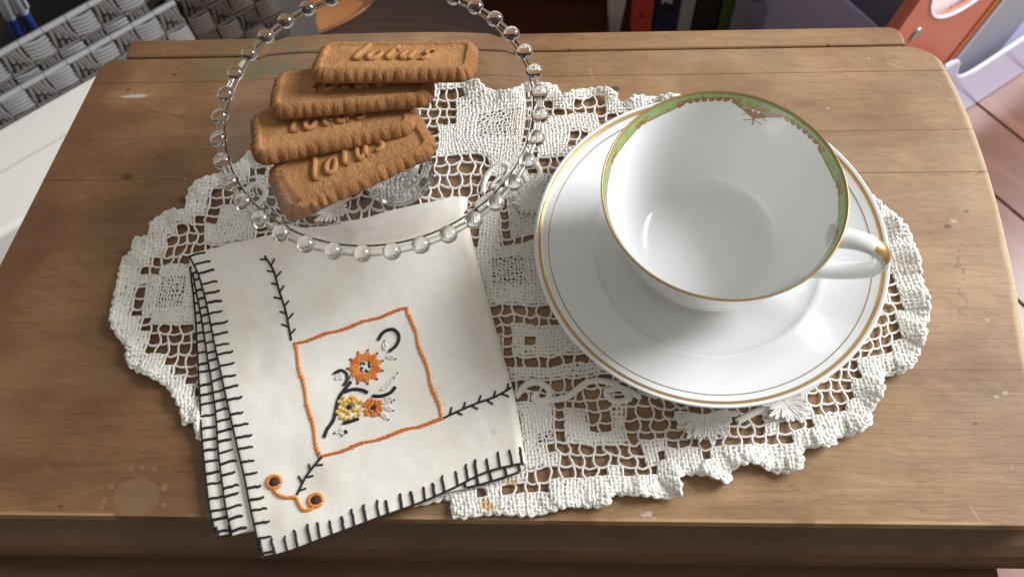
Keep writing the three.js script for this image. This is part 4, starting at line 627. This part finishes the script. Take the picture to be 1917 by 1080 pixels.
  { const ring = []; for (let i = 0; i < 60; i++) { const a = i / 60 * 2 * Math.PI; ring.push(V3(-0.004 + 0.066 * Math.cos(a), 0.256 + 0.068 * Math.sin(a), -0.0155)); } local('finger_ring', tube(ring, 0.0018, { sides: 8, closed: true }), std(lin(0.72, 0.6, 0.62), 0.3), cb); local('rivet', new THREE.CylinderGeometry(0.0060, 0.0068, 0.003, 20).rotateX(Math.PI / 2).translate(-0.064, 0.197, -0.0148), std(lin(0.32, 0.28, 0.24), 0.35, { metalness: 0.8 }), cb);
    for (const [s, w] of [[-0.1655, 0], [-0.0200, 0]]) { const g = prism([[s, 0.004], [s + 0.0025, 0.004], [s + 0.0025 + lean(0.34), 0.34], [s + lean(0.34), 0.34]], 0.004, 0); g.translate(0, 0, -0.0245); local('cover', g, coralM, cb); }
    const dt = canv(256, 256, (x, w, h) => { x.fillStyle = '#f3f1f4'; x.fillRect(0, 0, w, h); x.strokeStyle = '#3a3632'; x.lineWidth = 7; x.strokeRect(60, 150, 60, 46); x.beginPath(); x.moveTo(40, 120); x.lineTo(120, 210); x.lineTo(170, 140); x.stroke(); x.fillStyle = '#8fb0e6'; x.fillRect(0, 0, 60, 110); x.fillStyle = '#d2cbe6'; x.beginPath(); x.moveTo(150, 230); x.lineTo(250, 60); x.lineTo(250, 130); x.lineTo(180, 240); x.fill(); });
    const paper = new THREE.BoxGeometry(0.124, 0.30, 0.003); const pm = std(0xffffff, 0.8, { map: dt }); const pp = local('paper_stack', paper, pm, cb); pp.position.set(-0.087 + lean(0.2) + 0.0, 0.2, -0.0265); pp.rotation.z = -Math.atan(0.329); }
  inBin('plastic_sleeve', 'grey plastic sleeve against the right side of the coral binder', 'sleeve', -0.0150, -0.0105, 0.31, -0.020, -0.20, std(lin(0.20, 0.18, 0.22), 0.3), 'sheet');
  inBin('orange_folder', 'thin orange folder standing between coral binder and papers', 'folder', -0.0070, 0.0000, 0.30, -0.017, -0.20, std(lin(0.72, 0.20, 0.03), 0.5), 'cover');
  inBin('white_papers', 'stack of pale papers in the bin right of the orange folder', 'paper', 0.0020, 0.0080, 0.30, -0.015, -0.20, std(lin(0.62, 0.60, 0.64), 0.7), 'sheets');
  inBin('grey_papers', 'thick grey paper stack at the right end of the clear bin', 'paper', 0.0090, 0.13, 0.30, -0.022, -0.20, std(lin(0.36, 0.35, 0.38), 0.7), 'sheets');
}
// added shelf unit under the binders; its unseen shelf shades the floor behind
{
  const b = thing('added_bookcase', 'added dark mahogany shelf unit under the binders, its unseen shelf shading the floor behind', 'added_bookcase', [-0.02, -0.42, -0.82]), t = dataTex(256, 256, (u, v) => { const k = fbm(u * 5, v * 60, 4, 601); return [lerp(0.22, 0.42, k), lerp(0.10, 0.20, k), lerp(0.055, 0.11, k)]; }), m = std(0xffffff, 0.45, { map: t });
  local('base_board', new RoundedBoxGeometry(0.76, 0.016, 0.36, 2, 0.002).translate(0, -0.0075, 0), m, b); local('back_board', new RoundedBoxGeometry(0.76, 0.40, 0.012, 2, 0.002).translate(0, 0.1925, -0.19), m, b); local('shelf', new RoundedBoxGeometry(0.76, 0.018, 0.24, 2, 0.002).translate(0, 0.38, -0.06), m, b);
  for (const x of [-0.389, 0.389]) local('side_board', new RoundedBoxGeometry(0.016, 0.40, 0.24, 2, 0.002).translate(x, 0.1925, -0.06), m, b);
}
// added copper coloured dish; its colour stands in for the orange reflection in the glass
{
  const b = thing('added_copper_dish', 'added shallow copper coloured dish standing in for the orange reflection in the glass dish', 'dish', [-0.282, -0.4115, -0.694]); b.rotation.y = 0.25;
  const pr = sprofile([[0, 2], [40, 2.2], [50, 3.4], [55, 8], [57, 13], [58.4, 13.4], [59, 12], [56.5, 5], [51, 0.8], [40, 0.4], [0, 0.4]], 60).reverse(); const g = lathe(pr, 64); g.scale(1.35, 1, 0.95); local('bowl', g, std(lin(0.86, 0.33, 0.10), 0.4), b);
  const rg = new THREE.TorusGeometry(0.0580, 0.0012, 8, 64); rg.rotateX(Math.PI / 2); rg.scale(1.35, 1, 0.95); rg.translate(0, 0.0132, 0); local('rolled_rim', rg, std(lin(0.5, 0.2, 0.08), 0.3, { metalness: 0.5 }), b);
}
renderer.render(scene, camera);
